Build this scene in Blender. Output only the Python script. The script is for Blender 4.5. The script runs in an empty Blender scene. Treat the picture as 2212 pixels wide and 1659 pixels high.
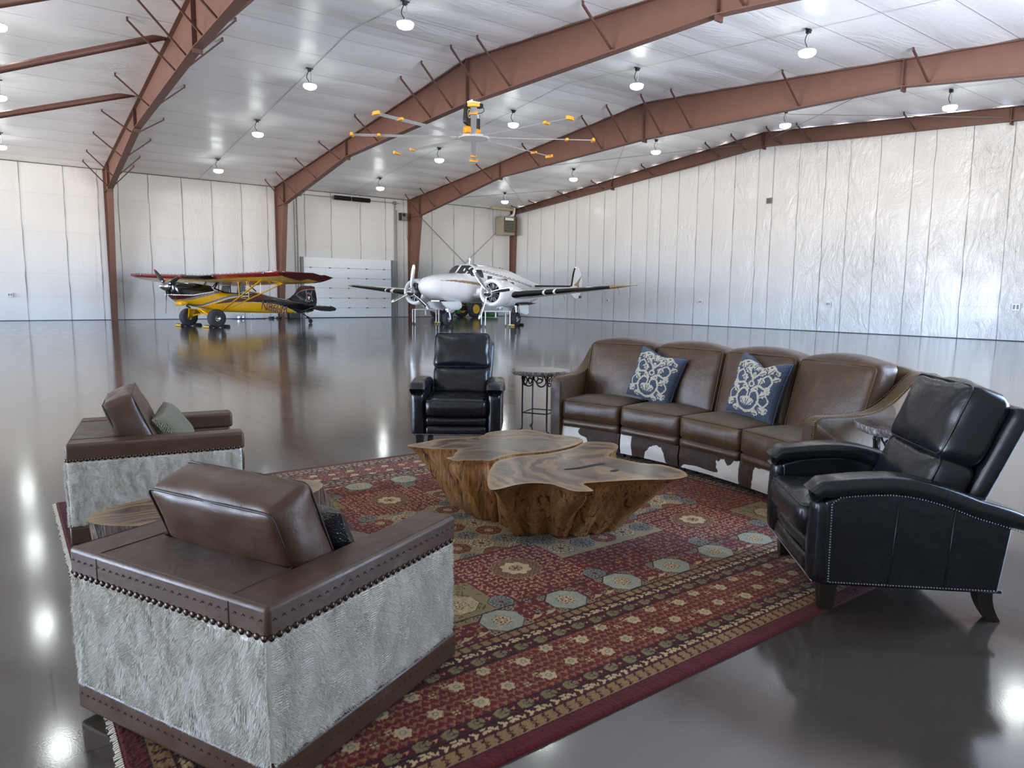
import bpy, bmesh, math, random
import numpy as np
from mathutils import Vector, Matrix, noise
random.seed(7)
rng = np.random.default_rng(7)
PI = math.pi
scene = bpy.context.scene
COL = scene.collection

# ---------------------------------------------------------------- camera
EYE = 1.45
YAW, PITCH, ROLL = math.radians(36.243), math.radians(7.2295), math.radians(0.6346)
FPX = 1499.42
cam_data = bpy.data.cameras.new('camera')
cam_data.sensor_width = 36.0
cam_data.lens = 36.0 * FPX / 2212.0
cam_data.clip_end = 500
cam_data.clip_start = 0.05
cam = bpy.data.objects.new('camera', cam_data)
COL.objects.link(cam)
_f = Vector((math.sin(YAW)*math.cos(PITCH), math.cos(YAW)*math.cos(PITCH), -math.sin(PITCH)))
_r = Vector((math.cos(YAW), -math.sin(YAW), 0))
_u = _r.cross(_f)
_r2 = math.cos(ROLL)*_r + math.sin(ROLL)*_u
_u2 = -math.sin(ROLL)*_r + math.cos(ROLL)*_u
cam.matrix_world = Matrix(((_r2.x, _u2.x, -_f.x, 0), (_r2.y, _u2.y, -_f.y, 0), (_r2.z, _u2.z, -_f.z, EYE), (0, 0, 0, 1)))
scene.camera = cam

# ---------------------------------------------------------------- colour management and world
scene.view_settings.view_transform = 'Standard'
scene.view_settings.look = 'None'
scene.view_settings.gamma = 1.0
scene.view_settings.use_curve_mapping = False
scene.view_settings.exposure = 0.38
scene.cycles.use_denoising = True
scene.cycles.max_bounces = 12
scene.cycles.diffuse_bounces = 8
scene.cycles.glossy_bounces = 5
scene.cycles.sample_clamp_indirect = 8.0
scene.cycles.caustics_reflective = True
scene.cycles.caustics_refractive = False

world = bpy.data.worlds.new('daylight')
scene.world = world
world.use_nodes = True
wn, wl = world.node_tree.nodes, world.node_tree.links
wn.clear()
w_out = wn.new('ShaderNodeOutputWorld')
w_bg = wn.new('ShaderNodeBackground')
w_tc = wn.new('ShaderNodeTexCoord')
w_sep = wn.new('ShaderNodeSeparateXYZ')
w_map = wn.new('ShaderNodeMapRange')
w_map.inputs[1].default_value = -1; w_map.inputs[2].default_value = 1
w_ramp = wn.new('ShaderNodeValToRGB')
cr = w_ramp.color_ramp
# sunlit pale ground below the horizon, clear sky above it
cr.elements[0].position = 0.0; cr.elements[0].color = (0.82, 0.96, 1.20, 1)
cr.elements[1].position = 1.0; cr.elements[1].color = (0.30, 0.45, 0.80, 1)
for p_, c_ in ((0.36, (0.92, 0.98, 1.10, 1)), (0.45, (1.30, 1.18, 1.03, 1)), (0.495, (1.24, 1.10, 0.95, 1)), (0.505, (0.62, 0.80, 1.06, 1)), (0.62, (0.46, 0.63, 0.92, 1))):
    e_ = cr.elements.new(p_); e_.color = c_
wl.new(w_tc.outputs['Generated'], w_sep.inputs[0])
wl.new(w_sep.outputs[2], w_map.inputs[0])
wl.new(w_map.outputs[0], w_ramp.inputs[0])
wl.new(w_ramp.outputs[0], w_bg.inputs[0])
w_bg.inputs[1].default_value = 18.5
wl.new(w_bg.outputs[0], w_out.inputs[0])

# ---------------------------------------------------------------- building dimensions
YF, YN = 41.10, -0.60            # far side wall, near side wall
XE, XW = 30.02, -33.5            # right end wall, left end wall with the open hangar door
YR, ZR, ZE, SL = 20.62, 9.33, 7.52, 0.0883
FX = [4.647, 13.175, 21.703, 29.86]
DOOR_Y0, DOOR_Y1, DOOR_Z = 1.2, 39.5, 6.9
def roof_z(y): return ZR - SL*abs(y-YR)

# daylight comes in through the big door: guide the sampling of the sky there
pl = bpy.data.lights.new('door_daylight', 'AREA')
pl.shape = 'RECTANGLE'; pl.size = DOOR_Z; pl.size_y = DOOR_Y1-DOOR_Y0
pl.cycles.is_portal = True
po = bpy.data.objects.new('door_daylight', pl)
po.location = (XW-0.12, (DOOR_Y0+DOOR_Y1)/2, DOOR_Z/2)
po.rotation_euler = (0, -PI/2, 0)
COL.objects.link(po)

NEAR_X0, NEAR_X1, NEAR_Z0, NEAR_Z = 6.0, 19.0, 0.0, 4.7      # unseen opening added in the near side wall to let in more daylight
pl2 = bpy.data.lights.new('bay_daylight', 'AREA')
pl2.shape = 'RECTANGLE'; pl2.size = NEAR_X1-NEAR_X0; pl2.size_y = NEAR_Z-NEAR_Z0
pl2.cycles.is_portal = True
po2 = bpy.data.objects.new('bay_daylight', pl2)
po2.location = ((NEAR_X0+NEAR_X1)/2, YN-.22, (NEAR_Z+NEAR_Z0)/2)
po2.rotation_euler = (PI/2, 0, 0)
COL.objects.link(po2)

# ---------------------------------------------------------------- helpers
class MB:
    """collects shapes into one mesh"""
    def __init__(s): s.v = []; s.f = []; s.m = []; s.M = None
    def add(s, verts, faces, mi=0, M=None):
        o = len(s.v); T = M if M is not None else s.M
        for p in verts:
            s.v.append(tuple(T @ Vector(p)) if T is not None else tuple(p))
        for f in faces:
            s.f.append(tuple(i+o for i in f)); s.m.append(mi)
        return s
    def box(s, c, d, mi=0, M=None):
        x, y, z = c; a, b, e = d[0]/2, d[1]/2, d[2]/2
        v = [(x+i*a, y+j*b, z+k*e) for i in (-1, 1) for j in (-1, 1) for k in (-1, 1)]
        return s.add(v, [(0,1,3,2), (4,6,7,5), (0,4,5,1), (2,3,7,6), (0,2,6,4), (1,5,7,3)], mi, M)
    def bar(s, p, q, w, h, up=(0,0,1), mi=0):
        p, q = Vector(p), Vector(q); d = (q-p).normalized(); u = Vector(up)
        if abs(d.dot(u)) > .98: u = Vector((1,0,0))
        r = d.cross(u).normalized(); u = r.cross(d)
        v = [e+r*i*w/2+u*j*h/2 for e in (p, q) for i, j in ((-1,-1), (1,-1), (1,1), (-1,1))]
        return s.add(v, [(0,1,2,3), (7,6,5,4), (0,4,5,1), (1,5,6,2), (2,6,7,3), (3,7,4,0)], mi)
    def tube(s, pts, r, n=8, closed=False, mi=0, flat=1.0):
        P = [Vector(p) for p in pts]; N = len(P); rings = []
        R = r if isinstance(r, (list, tuple)) else [r]*N
        prev = None
        for i in range(N):
            if closed: t = P[(i+1) % N]-P[i-1]
            else: t = P[min(i+1, N-1)]-P[max(i-1, 0)]
            if t.length < 1e-9: t = Vector((0,0,1))
            t.normalize()
            if prev is None:
                a = Vector((0,0,1)) if abs(t.z) < .9 else Vector((1,0,0))
                u = t.cross(a).normalized()
            else:
                u = prev - t*prev.dot(t)
                u = u.normalized() if u.length > 1e-6 else t.orthogonal().normalized()
            w = t.cross(u); prev = u
            rings.append([P[i]+(u*math.cos(2*PI*k/n)+w*math.sin(2*PI*k/n)*flat)*R[i] for k in range(n)])
        return s.loft(rings, closed, mi)
    def loft(s, rings, closed=False, mi=0, caps=True, M=None):
        n = len(rings[0]); N = len(rings); v = [p for r in rings for p in r]; f = []
        for i in range(N if closed else N-1):
            j = (i+1) % N
            for k in range(n):
                l = (k+1) % n
                f.append((i*n+k, i*n+l, j*n+l, j*n+k))
        if not closed and caps:
            f.append(tuple(range(n-1, -1, -1))); f.append(tuple((N-1)*n+k for k in range(n)))
        return s.add(v, f, mi, M)
    def lathe(s, prof, n=24, M=None, mi=0, caps=True):
        rings = [[(r*math.cos(2*PI*k/n), r*math.sin(2*PI*k/n), z) for k in range(n)] for r, z in prof]
        return s.loft(rings, False, mi, caps, M)
    def prism(s, poly, z0, z1, M=None, mi=0):
        n = len(poly)
        v = [(x, y, z0) for x, y in poly]+[(x, y, z1) for x, y in poly]
        f = [tuple(range(n-1, -1, -1)), tuple(range(n, 2*n))]+[(i, (i+1) % n, n+(i+1) % n, n+i) for i in range(n)]
        return s.add(v, f, mi, M)
    def grid(s, P, nu, nv, mi=0, cu=False, M=None):
        f = []
        for i in range(nu if cu else nu-1):
            for j in range(nv-1):
                a = (i % nu)*nv+j; b = ((i+1) % nu)*nv+j
                f.append((a, b, b+1, a+1))
        return s.add(P, f, mi, M)
    def ball(s, c, r, n=10, mi=0, M=None, sc=(1,1,1)):
        pr = [(max(1e-4, r*math.sin(PI*i/n)), -r*math.cos(PI*i/n)) for i in range(n+1)]
        T = Matrix.Translation(c) @ Matrix.Diagonal((*sc, 1))
        return s.lathe(pr, n*2, (M @ T) if M is not None else T, mi)
    def build(s, name, mats, parent=None, loc=None, rot=None, smooth=35, fix=True, bevel=0, label=None, M=None):
        me = bpy.data.meshes.new(name)
        me.from_pydata(s.v, [], s.f)
        if not isinstance(mats, (list, tuple)): mats = [mats]
        for m in mats: me.materials.append(m)
        if any(s.m): me.polygons.foreach_set('material_index', s.m)
        if fix:
            b = bmesh.new(); b.from_mesh(me)
            bmesh.ops.recalc_face_normals(b, faces=b.faces); b.to_mesh(me); b.free()
        me.update()
        if smooth:
            me.polygons.foreach_set('use_smooth', [True]*len(me.polygons))
            if smooth < 180: me.set_sharp_from_angle(angle=math.radians(smooth))
        o = bpy.data.objects.new(name, me); COL.objects.link(o)
        if parent is not None: o.parent = parent
        if M is not None: o.matrix_local = M
        if loc is not None: o.location = loc
        if rot is not None: o.rotation_euler = rot
        if bevel:
            bv = o.modifiers.new('bevel', 'BEVEL'); bv.width = bevel; bv.segments = 2; bv.limit_method = 'ANGLE'; bv.angle_limit = math.radians(40)
        if label: o['label'] = label
        return o

def tag(o, label=None, cat=None, group=None, kind=None):
    if label: o['label'] = label
    if cat: o['category'] = cat
    if group: o['group'] = group
    if kind: o['kind'] = kind
    return o
def thing(name, label, cat, loc=(0,0,0), rz=0.0, group=None):
    o = bpy.data.objects.new(name, None); COL.objects.link(o)
    o.empty_display_size = .1
    o.location = loc; o.rotation_euler = (0, 0, rz)
    return tag(o, label, cat, group)
def struct(o): o['kind'] = 'structure'; return o
def dup(root, loc=None, rz=None, label=None, group=None):
    """a copy of a thing with copies of its parts and sub-parts"""
    r = root.copy(); COL.objects.link(r)
    if loc is not None: r.location = loc
    if rz is not None: r.rotation_euler = (0, 0, rz)
    if label: r['label'] = label
    if group: r['group'] = group
    for ch in list(root.children):
        c = ch.copy(); COL.objects.link(c); c.parent = r
        for g in list(ch.children):
            d = g.copy(); COL.objects.link(d); d.parent = c
    return r
def arc(cx, cy, r, a0, a1, n, z=0.0):
    return [(cx+r*math.cos(math.radians(a0+(a1-a0)*i/n)), cy+r*math.sin(math.radians(a0+(a1-a0)*i/n)), z) for i in range(n+1)]
def spline(pts, per=8, closed=False):
    """Catmull-Rom through points"""
    P = [Vector(p) for p in pts]; n = len(P); out = []
    for i in range(n if closed else n-1):
        p0 = P[(i-1) % n] if closed or i > 0 else P[0]; p1 = P[i]; p2 = P[(i+1) % n]
        p3 = P[(i+2) % n] if closed or i+2 < n else P[-1]
        for k in range(per):
            t = k/per
            out.append(.5*((2*p1)+(p2-p0)*t+(2*p0-5*p1+4*p2-p3)*t*t+(3*p1-p0-3*p2+p3)*t**3))
    if not closed: out.append(P[-1])
    return out
def softbox(size, r=.04, bulge=(0,0,0), n=12, wr=0.0, seed=0, wscale=6.0, shape=None):
    """a stuffed box: rounded edges, crowned faces, fine creases"""
    h = Vector(size)/2; V = []; F = []; idx = {}
    def key(i, j, k): return (i, j, k)
    ns = [max(3, int(n*s/max(size))) for s in size]
    def vert(i, j, k):
        q = key(i, j, k)
        if q in idx: return idx[q]
        def par(t, N): return 1.0*math.sin(PI/2*(2*t/N-1))*.55+(2*t/N-1)*.45
        u = Vector((par(i, ns[0]), par(j, ns[1]), par(k, ns[2])))
        p = Vector((u.x*h.x, u.y*h.y, u.z*h.z))
        c = Vector([max(-h[a]+r, min(h[a]-r, p[a])) for a in range(3)])
        d = p-c
        nn = Vector([d[a]/r for a in range(3)])
        if d.length > 1e-9:
            d2 = Vector([nn[a] for a in range(3)]); L = d2.length
            p = c+d2/L*r
        for a in range(3):
            b1, b2 = (a+1) % 3, (a+2) % 3
            if abs(abs(u[a])-1) < 1e-6 or True:
                w = max(0, 1-u[b1]**2)*max(0, 1-u[b2]**2)
                p[a] += bulge[a]*w*u[a]
        if wr:
            nz = noise.noise(Vector(p)*wscale+Vector((seed*7.3, seed*3.1, 0)))
            nz2 = abs(noise.noise(Vector((p.x*wscale*2.2, p.y*wscale*1.1, p.z*wscale*1.6))+Vector((seed, 9.1, seed*2))))
            p += Vector((u.x, u.y, u.z)).normalized()*(nz*wr-nz2*wr*.8)
        if shape: p = shape(p, u)
        idx[q] = len(V); V.append(tuple(p)); return idx[q]
    for a in range(3):
        b1, b2 = (a+1) % 3, (a+2) % 3
        for side in (0, ns[a]):
            for i in range(ns[b1]):
                for j in range(ns[b2]):
                    q = []
                    for (di, dj) in ((0,0), (1,0), (1,1), (0,1)):
                        ijk = [0,0,0]; ijk[a] = side; ijk[b1] = i+di; ijk[b2] = j+dj
                        q.append(vert(*ijk))
                    F.append(tuple(q) if side else tuple(reversed(q)))
    return V, F
def seam_loop(size, axis, side, r=.04, off=0.0, bulge=(0,0,0), n=10, shape=None, inset=.25):
    """a closed path along the rim of one face of a softbox (for piping)"""
    h = Vector(size)/2; b1, b2 = (axis+1) % 3, (axis+2) % 3; pts = []
    e1, e2 = h[b1]-r*inset, h[b2]-r*inset; rr = r*.8
    cor = [(1,1,0), (-1,1,90), (-1,-1,180), (1,-1,270)]
    loop = []
    for sx, sy, a0 in cor:
        for k in range(5):
            a = math.radians(a0+k*22.5)
            loop.append((sx*(e1-rr)+rr*math.cos(a), sy*(e2-rr)+rr*math.sin(a)))
    out = []
    m = len(loop)
    for i in range(m):
        p, q = loop[i], loop[(i+1) % m]
        L = math.hypot(q[0]-p[0], q[1]-p[1]); kk = max(1, int(L/.04))
        for t in range(kk): out.append((p[0]+(q[0]-p[0])*t/kk, p[1]+(q[1]-p[1])*t/kk))
    for a, b in out:
        p = Vector((0,0,0)); p[axis] = side*(h[axis]-r*inset+off); p[b1] = a; p[b2] = b
        u = Vector((0,0,0)); u[axis] = side; u[b1] = max(-1, min(1, a/h[b1])); u[b2] = max(-1, min(1, b/h[b2]))
        for c in (b1, b2):
            d1, d2 = (c+1) % 3, (c+2) % 3
            p[c] += bulge[c]*max(0, 1-u[d1]**2)*max(0, 1-u[d2]**2)*u[c]
        if shape: p = shape(p, u)
        pts.append(p)
    return pts

# ---------------------------------------------------------------- materials
class NT:
    def __init__(s, name):
        s.m = bpy.data.materials.new(name); s.m.use_nodes = True
        s.n, s.l = s.m.node_tree.nodes, s.m.node_tree.links
        s.n.clear()
        s.out = s.n.new('ShaderNodeOutputMaterial'); s.b = s.n.new('ShaderNodeBsdfPrincipled')
        s.l.new(s.b.outputs[0], s.out.inputs[0])
        s.tc = s.n.new('ShaderNodeTexCoord')
    def node(s, t, **kw):
        q = s.n.new(t)
        for k, v in kw.items(): setattr(q, k, v)
        return q
    def link(s, a, b): s.l.new(a, b)
    def mapping(s, coord='Object', scale=(1,1,1), rot=(0,0,0), loc=(0,0,0)):
        q = s.node('ShaderNodeMapping'); q.inputs['Scale'].default_value = scale; q.inputs['Rotation'].default_value = rot; q.inputs['Location'].default_value = loc
        s.link(s.tc.outputs[coord], q.inputs[0]); return q.outputs[0]
    def noise(s, vec, scale=5, detail=4, rough=.5, dist=0, lac=2.0):
        q = s.node('ShaderNodeTexNoise'); q.inputs['Scale'].default_value = scale; q.inputs['Detail'].default_value = detail
        q.inputs['Roughness'].default_value = rough; q.inputs['Distortion'].default_value = dist
        s.link(vec, q.inputs['Vector']); return q.outputs[0]
    def ramp(s, fac, stops, interp='LINEAR'):
        q = s.node('ShaderNodeValToRGB'); e = q.color_ramp.elements; q.color_ramp.interpolation = interp
        e[0].position, e[0].color = stops[0][0], _c(stops[0][1]); e[1].position, e[1].color = stops[-1][0], _c(stops[-1][1])
        for p, c in stops[1:-1]:
            k = e.new(p); k.color = _c(c)
        s.link(fac, q.inputs[0]); return q.outputs[0]
    def mix(s, fac, a, b, mode='MIX'):
        q = s.node('ShaderNodeMix', data_type='RGBA', blend_type=mode)
        for i, x in ((0, fac), (6, a), (7, b)):
            if hasattr(x, 'is_linked') or hasattr(x, 'links'): s.link(x, q.inputs[i])
            else: q.inputs[i].default_value = x if i == 0 else _c(x)
        return q.outputs[2]
    def math(s, op, a, b=0.0, c=0.0, clamp=False):
        q = s.node('ShaderNodeMath', operation=op, use_clamp=clamp)
        for i, x in enumerate((a, b, c)):
            if hasattr(x, 'links'): s.link(x, q.inputs[i])
            else: q.inputs[i].default_value = x
        return q.outputs[0]
    def bump(s, h, strength=.3, dist=.01, prev=None):
        q = s.node('ShaderNodeBump'); q.inputs['Strength'].default_value = strength; q.inputs['Distance'].default_value = dist
        s.link(h, q.inputs['Height'])
        if prev is not None: s.link(prev, q.inputs['Normal'])
        s.link(q.outputs[0], s.b.inputs['Normal']); return q.outputs[0]
    def set(s, **kw):
        for k, v in kw.items():
            k = {'color': 'Base Color', 'rough': 'Roughness', 'metal': 'Metallic', 'spec': 'Specular IOR Level', 'coat': 'Coat Weight', 'coatr': 'Coat Roughness',
                 'sheen': 'Sheen Weight', 'sheenr': 'Sheen Roughness', 'emit': 'Emission Color', 'emits': 'Emission Strength', 'trans': 'Transmission Weight', 'ior': 'IOR', 'alpha': 'Alpha'}[k]
            if hasattr(v, 'links'): s.link(v, s.b.inputs[k])
            elif isinstance(v, (tuple, list)): s.b.inputs[k].default_value = _c(v)
            else: s.b.inputs[k].default_value = v
        return s
def _c(c): return (*c, 1.0) if len(c) == 3 else tuple(c)
def lin(r, g, b):
    f = lambda x: (x/255/12.92) if x/255 <= .04045 else ((x/255+.055)/1.055)**2.4
    return (f(r), f(g), f(b))
def simple(name, col, rough=.5, metal=0.0, spec=.5, var=.08, scale=8, bump=0.0, bscale=60, coat=0.0, sheen=0.0, coord='Object'):
    t = NT(name); v = t.mapping(coord)
    nz = t.noise(v, scale, 4)
    a = tuple(max(0, x*(1-var)) for x in col); b = tuple(min(1, x*(1+var)) for x in col)
    t.set(color=t.ramp(nz, [(.3, a), (.7, b)]), rough=rough, metal=metal, spec=spec, coat=coat, sheen=sheen)
    if bump: t.bump(t.noise(v, bscale, 3), bump, .004)
    return t.m
# ================================================================ the hangar shell
def liner_mat(name, base, wr_scale, stretch, strength, rough=.34, rot=(0,0,0), fade=None):
    """white vapour-barrier plastic: satin, puckered"""
    t = NT(name); v = t.mapping('Object', stretch, rot)
    n1 = t.noise(v, wr_scale, 5, .55, 1.6)
    n2 = t.noise(v, wr_scale*3.2, 4, .6, 2.2)
    n3 = t.noise(t.mapping('Object'), .35, 2)
    ridge = t.math('ABSOLUTE', t.math('SUBTRACT', n1, .5))
    ridge2 = t.math('ABSOLUTE', t.math('SUBTRACT', n2, .5))
    h = t.math('ADD', t.math('MULTIPLY', ridge, 1.0), t.math('MULTIPLY', ridge2, .35))
    amt = t.ramp(n3, [(.35, (.12,)*3), (.62, (1,)*3)])
    if fade:                                   # creases are stronger over one stretch of the sheet
        sx = t.node('ShaderNodeSeparateXYZ'); t.link(t.tc.outputs['Object'], sx.inputs[0])
        mr = t.node('ShaderNodeMapRange'); mr.inputs[1].default_value = fade[1]; mr.inputs[2].default_value = fade[2]
        mr.inputs[3].default_value = fade[3]; mr.inputs[4].default_value = fade[4]
        t.link(sx.outputs[fade[0]], mr.inputs[0])
        amt = t.math('MULTIPLY', amt, mr.outputs[0])
    h = t.math('MULTIPLY', h, amt)
    t.bump(h, strength, .12)
    t.set(color=t.ramp(n3, [(.3, tuple(x*.96 for x in base)), (.7, base)]), rough=rough, spec=.6)
    return t.m
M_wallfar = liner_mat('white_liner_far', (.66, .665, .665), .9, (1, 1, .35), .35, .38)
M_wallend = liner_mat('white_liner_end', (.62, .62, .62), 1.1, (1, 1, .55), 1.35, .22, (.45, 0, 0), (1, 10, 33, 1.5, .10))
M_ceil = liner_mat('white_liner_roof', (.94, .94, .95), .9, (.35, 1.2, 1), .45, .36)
M_seam = simple('grey_wall_seam', lin(120, 120, 118), .6, var=.15)  # grey strips along the laps of the wall liner
M_seam2 = simple('roof_seam_tape', lin(128, 130, 134), .5, var=.1)
M_steel = simple('red_oxide_steel', lin(108, 76, 65), .52, spec=.4, var=.06, scale=2.5, bump=.05, bscale=40)
M_steel_dk = simple('dark_oxide_angle', lin(82, 54, 47), .5, var=.1)
M_white_flash = simple('white_trim_paint', (.82,.82,.82), .4)

# floor: sealed concrete, glossy
t = NT('polished_sealed_concrete')
v = t.mapping('Object')
n1 = t.noise(v, .55, 6, .6, .8); n2 = t.noise(v, 3.5, 5, .6); n3 = t.noise(t.mapping('Object', (1, .12, 1), (0, 0, .5)), 5, 5, .65)
base = t.ramp(n1, [(.3, lin(66, 60, 55)), (.7, lin(78, 71, 65))])
base = t.mix(t.math('MULTIPLY', n2, .35), base, lin(60, 54, 49))
# saw-cut control joints
sx = t.node('ShaderNodeSeparateXYZ'); t.link(t.tc.outputs['Object'], sx.inputs[0])
def joint(axis, off, per, w):
    m = t.math('PINGPONG', t.math('ADD', sx.outputs[axis], off), per/2)
    return t.math('LESS_THAN', m, w)
jn = t.math('MAXIMUM', joint(0, -.06+60*4.26, 4.26, .0042), joint(1, -2.43+60*3.17, 3.17, .0042))
base = t.mix(t.math('MULTIPLY', jn, .85), base, lin(40, 37, 35))
# fine pale scuffs
sc = t.ramp(t.noise(t.mapping('Object', (.5, 9, 1), (0, 0, .65)), 6, 4, .7), [(.70, (0,)*3), (.78, (1,)*3)])
base = t.mix(t.math('MULTIPLY', sc, .10), base, lin(190, 186, 184))
rg = t.ramp(n3, [(.3, (.085,)*3), (.75, (.15,)*3)])
t.set(color=base, rough=rg, spec=1.0)
b1 = t.bump(t.noise(v, 140, 2), .035, .002)
t.bump(t.noise(v, 1.6, 2), .02, .02, b1)
M_floor = t.m

fl = MB()
fl.box(((XE+XW)/2, (YF+YN)/2, -.1), (XE-XW+.8, YF-YN+.8, .2))
struct(fl.build('floor', M_floor, smooth=0))
def strip(m, p, q, w, nrm, mi=1, off=.004, jag=0.0):
    """a thin sealed lap standing just proud of a sheet"""
    p, q, nrm = Vector(p), Vector(q), Vector(nrm); d = (q-p).normalized(); s = d.cross(nrm).normalized()
    k = 14 if jag else 1; pr = None; R = []
    for i in range(k+1):
        c = p.lerp(q, i/k)+nrm*off
        ww = w
        if jag:
            c = c+s*jag*noise.noise(Vector((p.x*3.1+p.y*1.7, i*.7, p.z)))
            ww = w*(.35+1.3*abs(noise.noise(Vector((i*.9, p.x*2+p.y, 3)))))
        R.append((c-s*ww/2, c+s*ww/2))
    for i in range(k):
        m.add([R[i][0], R[i][1], R[i+1][1], R[i+1][0]], [(0,1,2,3)], mi)

def sheet(m, fn, us, vs, amp, mi=0):
    """liner sheet bellied between its fixings"""
    P = []
    for u in us:
        for v_ in vs: P.append(fn(u, v_))
    m.grid(P, len(us), len(vs), mi)

# far side wall (+Y) -------------------------------------------------
seams_far = [-2.4, -.7, 1.04, 2.81, 4.24, 5.14, 6.54, 8.14, 9.63, 11.19, 12.62, 14.8, 16.42, 18.31, 20.01, 21.3, 22.4, 23.4, 25.08, 26.69, 28.3]
w = MB()
us = np.arange(XW, XE+.01, .213); vs = np.arange(0, ZE+.01, .25); vs[-1] = ZE
sf = np.array(sorted([XW]+seams_far+[XE])); girts = np.array([0, 1.15, 2.3, 4.3, 6.1, ZE])
def far_pt(u, v_):
    i = np.searchsorted(sf, u)-1; i = min(max(i, 0), len(sf)-2)
    a = (u-sf[i])/(sf[i+1]-sf[i]); j = min(max(np.searchsorted(girts, v_)-1, 0), len(girts)-2)
    b = (v_-girts[j])/(girts[j+1]-girts[j])
    d = .035*math.sin(PI*a)**.7*(.35+.65*math.sin(PI*b)) if 0 < a < 1 else 0
    return (float(u), YF-.0-d*.9+.03, float(v_))
sheet(w, far_pt, us, vs, .03)
for x in seams_far: strip(w, (x, YF, .02), (x+.02, YF, ZE-.03), .035, (0,-1,0), 1, .008, .05)
for z in girts[1:-1]: strip(w, (XW, YF, z), (XE, YF, z), .014, (0,-1,0), 2, .006)
strip(w, (XW, YF, ZE-.02), (XE, YF, ZE-.02), .035, (0,-1,0), 3, .03)
w.box(((XW+XE)/2, YF-.02, .012), (XE-XW, .04, .03), 3)
M_lap = simple('pale_lap_joint', lin(196, 196, 194), .5)
M_dkline = simple('dark_sealant', lin(70, 66, 66), .7)
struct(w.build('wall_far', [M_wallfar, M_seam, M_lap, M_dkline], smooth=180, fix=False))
# right end wall (+X): goes up behind the end rafter -------------------
seams_end = [39.27, 37.79, 36.33, 34.9, 34.16, 32.92, 31.6, 30.59, 29.26, 28.04, 27.09, 25.83, 24.55, 23.51, 22.26, 20.91, 20.1, 18.76, 17.46, 16.39, 15.09, 13.75, 12.95, 11.64, 10.3, 8.9, 7.5, 6.1, 4.6, 3.1, 1.5]
w = MB()
ys = np.linspace(YN, YF, 196); ts = np.linspace(0, 1, 38)
se = np.array(sorted([YN]+seams_end+[YF])); gz = np.array([0, .45, 1.25, 2.55, 4.4, 6.2, 7.6, 10])
def end_pt(u, t_):
    z = t_*(roof_z(u)-.05)
    i = min(max(np.searchsorted(se, u)-1, 0), len(se)-2); a = (u-se[i])/(se[i+1]-se[i])
    j = min(max(np.searchsorted(gz, z)-1, 0), len(gz)-2); b = (z-gz[j])/(gz[j+1]-gz[j])
    d = .022*max(0, math.sin(PI*a))**.7*(.4+.6*max(0, math.sin(PI*b)))
    return (XE-d+.02, float(u), float(z))
sheet(w, end_pt, ys, ts, .02)
for y in seams_end: strip(w, (XE, y, .02), (XE, y+.03, roof_z(y)-.1), .026, (-1,0,0), 1, .008, .035)
for z in gz[1:-1]: strip(w, (XE, YN, z), (XE, YF, z), .013, (-1,0,0), 2, .006)
w.box((XE-.02, (YN+YF)/2, .012), (.04, YF-YN, .03), 3)
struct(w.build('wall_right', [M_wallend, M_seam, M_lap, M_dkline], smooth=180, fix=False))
# near side wall, behind the camera ------------------------------------
w = MB()
w.box(((XW+NEAR_X0)/2, YN-.1, ZE/2), (NEAR_X0-XW, .2, ZE+.3)); w.box(((XE+NEAR_X1)/2, YN-.1, ZE/2), (XE-NEAR_X1+.4, .2, ZE+.3))
w.box(((NEAR_X1+NEAR_X0)/2, YN-.1, (ZE+.15+NEAR_Z)/2), (NEAR_X1-NEAR_X0, .2, ZE+.15-NEAR_Z))
struct(w.build('wall_near', M_wallfar, smooth=0))
# left end wall around the open hangar door ----------------------------
w = MB()
w.box((XW-.1, (YN+DOOR_Y0)/2, 4.6), (.2, DOOR_Y0-YN, 9.2))
w.box((XW-.1, (DOOR_Y1+YF)/2, 3.75), (.2, YF-DOOR_Y1, 7.5))
n_ = 24
top = [(DOOR_Y0+(DOOR_Y1-DOOR_Y0)*i/n_) for i in range(n_+1)]
poly = [(DOOR_Y0, DOOR_Z), (DOOR_Y1, DOOR_Z)]+[(y, roof_z(y)+.1) for y in reversed(top)]
Mx = Matrix(((0,0,1,0), (1,0,0,0), (0,1,0,0), (0,0,0,1)))
w.prism(poly, XW-.2, XW, Mx)
struct(w.build('wall_left', M_wallfar, smooth=0))
# ceiling: two pitched liner slopes ------------------------------------
purl = [YR+s*(.72+1.545*k) for k in range(13) for s in (1, -1)]
w = MB()
pk = np.array(sorted([YN-.3]+[p for p in purl if YN < p < YF]+[YF+.1]))
ys = np.array(sorted(set(list(np.linspace(YN-.3, YF+.1, 190))+[YR])))
xs = np.arange(XW, XE+.3, .42)
def cl_pt(u, v_):
    i = min(max(np.searchsorted(pk, v_)-1, 0), len(pk)-2); a = (v_-pk[i])/(pk[i+1]-pk[i])
    ph = noise.noise(Vector((u*.45, v_*.3, 2.0)))
    d = .035*max(0, math.sin(PI*a))*(1+.8*ph)
    return (float(u), float(v_), roof_z(v_)-d)
sheet(w, cl_pt, xs, ys, .02)
for y in purl:
    if YN < y < YF:
        strip(w, (XW, y, roof_z(y)), (XE, y, roof_z(y)), .016, (0,0,-1), 1, .008)
for x in (.1, FX[0]+4.35, FX[1]+4.3, FX[2]+4.2):
    for a, b in ((YN, YR), (YR, YF)):
        strip(w, (x, a, roof_z(a)), (x, b, roof_z(b)), .03, (0,0,-1), 2, .045)
struct(w.build('ceiling', [M_ceil, M_seam2, M_lap], smooth=180, fix=False))

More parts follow.
